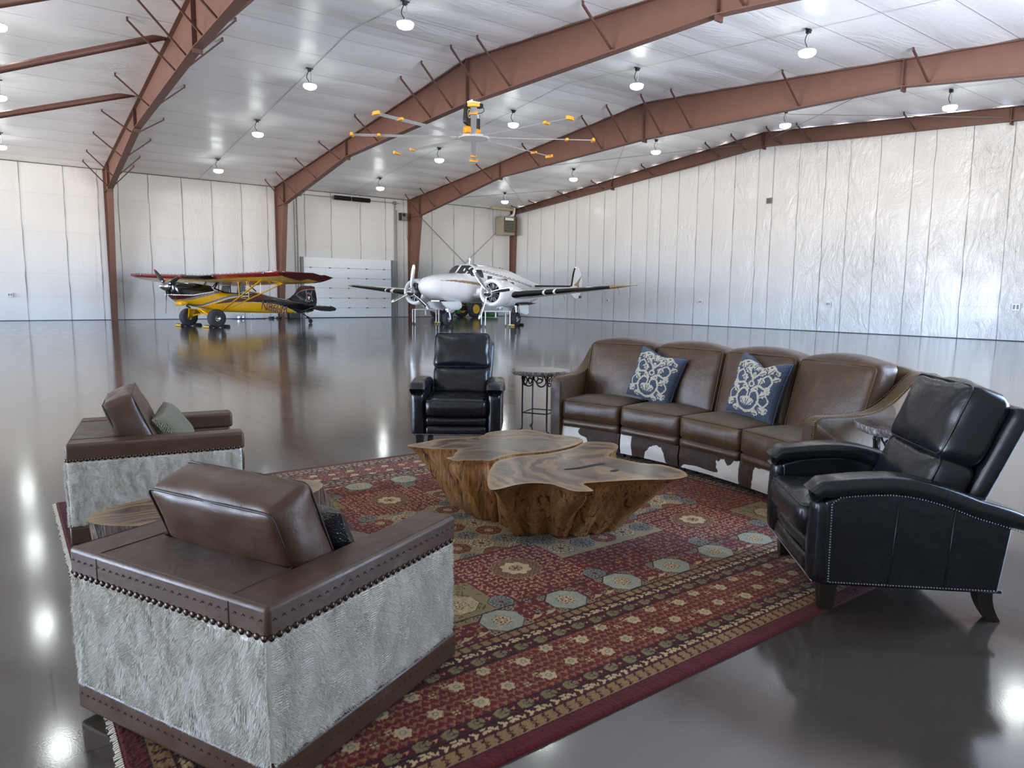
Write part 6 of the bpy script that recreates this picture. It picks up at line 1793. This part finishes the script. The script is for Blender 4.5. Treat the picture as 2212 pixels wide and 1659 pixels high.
# ================================================================ overhead door, its springs, tracks and opener
M_door = simple('white_door_panel', (.78, .82, .85), .35, var=.02); M_dgap = simple('door_joint', lin(150, 158, 164), .6); M_galv = simple('galvanised_track', lin(150, 154, 156), .4, .6); M_hinge = simple('grey_hinge', lin(120, 126, 130), .5, .3)
DX0, DX1, DZ = 14.47, 20.45, 3.62
root = bpy.data.objects.new('door_1', None); COL.objects.link(root); root.location = ((DX0+DX1)/2, YF-.10, 0); root['kind'] = 'structure'; root['label'] = 'white sectional overhead door in the far wall'
nsec = 6; hs = DZ/nsec; W_ = DX1-DX0
for k in range(nsec):
    m = MB(); m.box((0, 0, hs*(k+.5)), (W_, .05, hs-.012)); m.build('door_panel', M_door, root, bevel=.006)
for k in range(1, nsec):
    for j in range(5):
        m = MB(); x = -W_/2+W_*(j+.05)/5.0+.55; m.add([(x-.10, -.03, hs*k+.045), (x+.11, -.03, hs*k), (x-.10, -.03, hs*k-.045), (x-.10, -.055, hs*k+.03), (x+.09, -.055, hs*k), (x-.10, -.055, hs*k-.03)], [(0,1,4,3), (1,2,5,4), (3,4,5), (0,3,5,2)]); m.build('hinge', M_hinge, root, smooth=0)
m = MB(); m.box((0, -.005, .02), (W_, .06, .04)); m.build('bottom_seal', M_black, root, smooth=0)
for s in (-1, 1):
    m = MB(); m.box((s*(W_/2-.06), -.05, DZ/2), (.16, .06, DZ)); m.build('stile', M_hinge, root, smooth=0)
    m = MB(); x = s*(W_/2+.16); m.box((x, -.06, 3.7), (.05, .09, 7.3)); m.box((x+s*.14, -.02, 3.4), (.035, .05, 6.8))
    for z in np.arange(.6, 7.2, .8): m.box((x+s*.07, -.03, z), (.16, .04, .04))
    m.build('track', M_galv, root, smooth=0)
m = MB(); m.tube([(-W_/2-.2, -.34, 7.18), (W_/2+.35, -.34, 7.18)], .022, 8); m.build('spring_shaft', M_galv, root)
for x0, x1 in ((-.98, .02), (.16, 1.28)):
    for q in range(2):
        a = x0+(x1-x0)*q/2; b = x0+(x1-x0)*(q+1)/2; m = MB(); n_ = int((b-a)/.05)
        pr = []
        for i in range(n_+1):
            z = a+(b-a)*i/n_; pr += [(.10, z), (.135, z+.012), (.135, z+.032)]
        m.lathe(pr, 16, Matrix.Translation((0, -.34, 7.18)) @ Matrix.Rotation(PI/2, 4, 'Y')); m.build('torsion_spring', M_black, root, smooth=40)
for x in (-W_/2-.05, W_/2+.05):
    m = MB(); m.tube([(x-.05, -.34, 7.18), (x+.05, -.34, 7.18)], .12, 16); m.build('cable_drum', M_galv, root)
root = thing('door_opener', 'grey and black wall-mounted door operator beside the overhead door track', 'door opener', (21.18, YF-.25, 6.40))
m = MB(); V, F = softbox((.42, .28, .50), .03, (0,0,0), 8); m.add(V, F); ob_ = m.build('housing', simple('grey_enclosure', lin(120, 122, 124), .4), root, smooth=60)
m = MB(); m.tube([(-.05, -.15, .10), (-.05, -.17, .10)], .10, 16); m.build('chain_wheel', M_black, root); m = MB(); m.box((-.23, -.02, 0), (.06, .26, .46)); m.build('gear_cover', M_black, root)
m = MB(); m.tube(spline([(.15, -.10, -.25), (.17, -.12, -1.2), (.28, -.12, -1.5), (.40, -.12, -1.2), (.44, -.06, -.7)], 5), .010, 6); m.build('hand_chain', M_cord, root)
o = MB(); o.box((0, 0, 0), (.16, .09, .18)); ob2 = o.build('junction_box', M_hinge, None, (22.0, YF-.08, 5.72), bevel=.01); tag(ob2, 'small grey junction box on the far wall right of the overhead door', 'junction box')
# ================================================================ unit heater in the corner
M_heat = simple('beige_grey_enamel', lin(142, 138, 122), .4)
root = thing('unit_heater', 'hanging unit heater with louvers in the far corner', 'heater', (28.78, 40.25, 6.28))
m = MB(); V, F = softbox((.98, .9, 1.28), .03, (0,0,0), 6); m.add(V, F); hb = m.build('cabinet', M_heat, root, smooth=40)
m = MB(); m.box((0, -.455, .04), (.86, .02, 1.0)); m.build('opening', M_black, hb, smooth=0)
for k in range(8):
    m = MB(); m.box((0, -.48, -.40+k*.105), (.86, .05, .035), 0); m.build('louver', M_heat, root, smooth=0)
m = MB(); m.box((0, -.475, .44), (.72, .04, .16)); m.build('bright_louver', M_wtube, root, smooth=0)
m = MB(); m.tube(spline([(.42, 0, .5), (.50, 0, .72), (.66, 0, .80), (.74, 0, 1.0), (.76, 0, 1.28), (.70, 0, 1.45)], 4), .085, 12); m.build('flue_pipe', M_wtube, root)
for x in (-.4, .4):
    m = MB(); m.tube([(x, 0, .64), (x, 0, 1.28)], .014, 6); m.build('hanger_rod', M_rodm, root)
o = MB(); o.box((0, 0, 0), (3.75, .22, .12)); o.box((-1.4, 0, -.02), (.5, .20, .10)); ob3 = o.build('wood_beam', simple('pale_timber', lin(196, 176, 138), .6), None, (29.0, 40.3, roof_z(40.3)-.16), bevel=.01); ob3.scale = (.53, 1, 1); ob3.location.x = 28.6
tag(ob3, 'pale timber beam under the roof above the unit heater', 'beam')
# ================================================================ small wall fittings
def outlet(loc, axis, label, big=False):
    root = thing('outlet_box', label, 'outlet', loc, 0 if axis == 'x' else PI/2, 'outlet boxes on the walls')
    w_ = .20 if not big else .26
    m = MB(); m.box((0, 0, 0), (.06, w_, w_)); m.build('cover_plate', M_outlet, root, bevel=.006)
    for e in (-1, 1):
        m = MB(); m.box((-.033, e*w_*.22, 0), (.006, w_*.26, w_*.6)); m.build('socket', M_hinge, root, smooth=0)
    return root
M_outlet = simple('outlet_white', (.72, .74, .77), .4)
for i, y in enumerate((31.08, 24.03, 16.93, 9.74)):
    outlet((XE-.05, y, 1.25), 'x', ['outlet box on the right-hand wall just past the airplane wingtip', 'outlet box on right-hand wall, second from the far corner', 'outlet box on right-hand wall, second from the near end', 'double outlet box on the right-hand wall nearest the camera'][i], i == 3)
outlet((.37, YF-.06, 1.24), 'y', 'outlet box on the far wall at the far left')
root = thing('wall_louver', 'small dark square louver high on the right-hand wall', 'vent', (XE-.06, 20.24, 6.10)); m = MB(); m.box((0, 0, 0), (.06, .26, .26)); m.build('frame', M_hinge, root, smooth=0)
for k in range(5):
    m = MB(); m.box((-.035, 0, -.09+k*.045), (.012, .22, .022)); m.build('slat', M_black, root, smooth=0)
# ================================================================ clutter by the far wall
tagm = lambda mb, n_, mt, loc, lab, cat, **k: tag(mb.build(n_, mt, None, loc, **k), lab, cat)
M_bluemat = simple('blue_vinyl', lin(34, 58, 132), .6)
m = MB(); m.box((0, 0, .012), (1.7, .8, .024)); tagm(m, 'floor_mat', M_bluemat, (11.15, 40.35, .0), 'blue mat on the floor by the far wall behind the yellow airplane', 'mat', bevel=.008)
for i, (x, y) in enumerate(((10.62, 40.2), (10.86, 40.3))):
    root = thing('canister', ['shiny silver canister on the blue mat, left one', 'shiny silver canister on the blue mat, right one'][i], 'canister', (x, y, .026), 0, 'silver canisters on the blue mat')
    m = MB(); m.lathe([(.001, 0), (.11, 0), (.115, .02), (.115, .17), (.09, .20)], 20); m.build('body', M_chrome, root, smooth=40); m = MB(); m.lathe([(.09, .20), (.06, .23), (.001, .235)], 20); m.build('lid', M_alu, root, smooth=40)
root = thing('tail_jack', 'white tripod jack standing on the blue mat', 'jack', (11.35, 40.42, .026))
m = MB(); m.tube([(0, 0, .10), (0, 0, .62)], .03, 8); m.build('post', M_wtube, root)
for k in range(3):
    a = 2*PI*k/3; m = MB(); m.tube([(0, 0, .30), (.20*math.cos(a), .20*math.sin(a), .012)], .016, 6); m.build('leg', M_wtube, root)
root = thing('equipment_case', 'black equipment case on the floor beside the second frame\'s column', 'case', (13.75, 40.35, .0))
m = MB(); m.box((0, 0, .19), (.62, .5, .36)); m.build('case_body', M_black, root, bevel=.02); m = MB(); m.box((0, 0, .39), (.62, .5, .05)); m.build('lid', M_black, root, bevel=.015); m = MB(); m.tube([(-.08, -.25, .30), (-.08, -.28, .30), (.08, -.28, .30), (.08, -.25, .30)], .012, 6); m.build('handle', M_hinge, root)
for i, x in enumerate((12.42, 12.86)):
    root = thing('hose_coil', ['small black coiled hose on the floor left of the equipment case', 'small black coiled hose on the floor nearest the equipment case'][i], 'hose', (x, 40.3, .0), .3*i, 'black hose coils by the far wall')
    m = MB(); P_ = []
    for k in range(60): a = k*.42; P_.append(((.13+.012*math.sin(k))*math.cos(a), (.13+.012*math.sin(k))*math.sin(a), .02+.0017*k))
    m.tube(P_, .018, 6); m.build('hose', M_black, root)
    m = MB(); m.tube([(.13, 0, .12), (.20, .04, .16)], .022, 8); m.build('fitting', M_hinge, root)
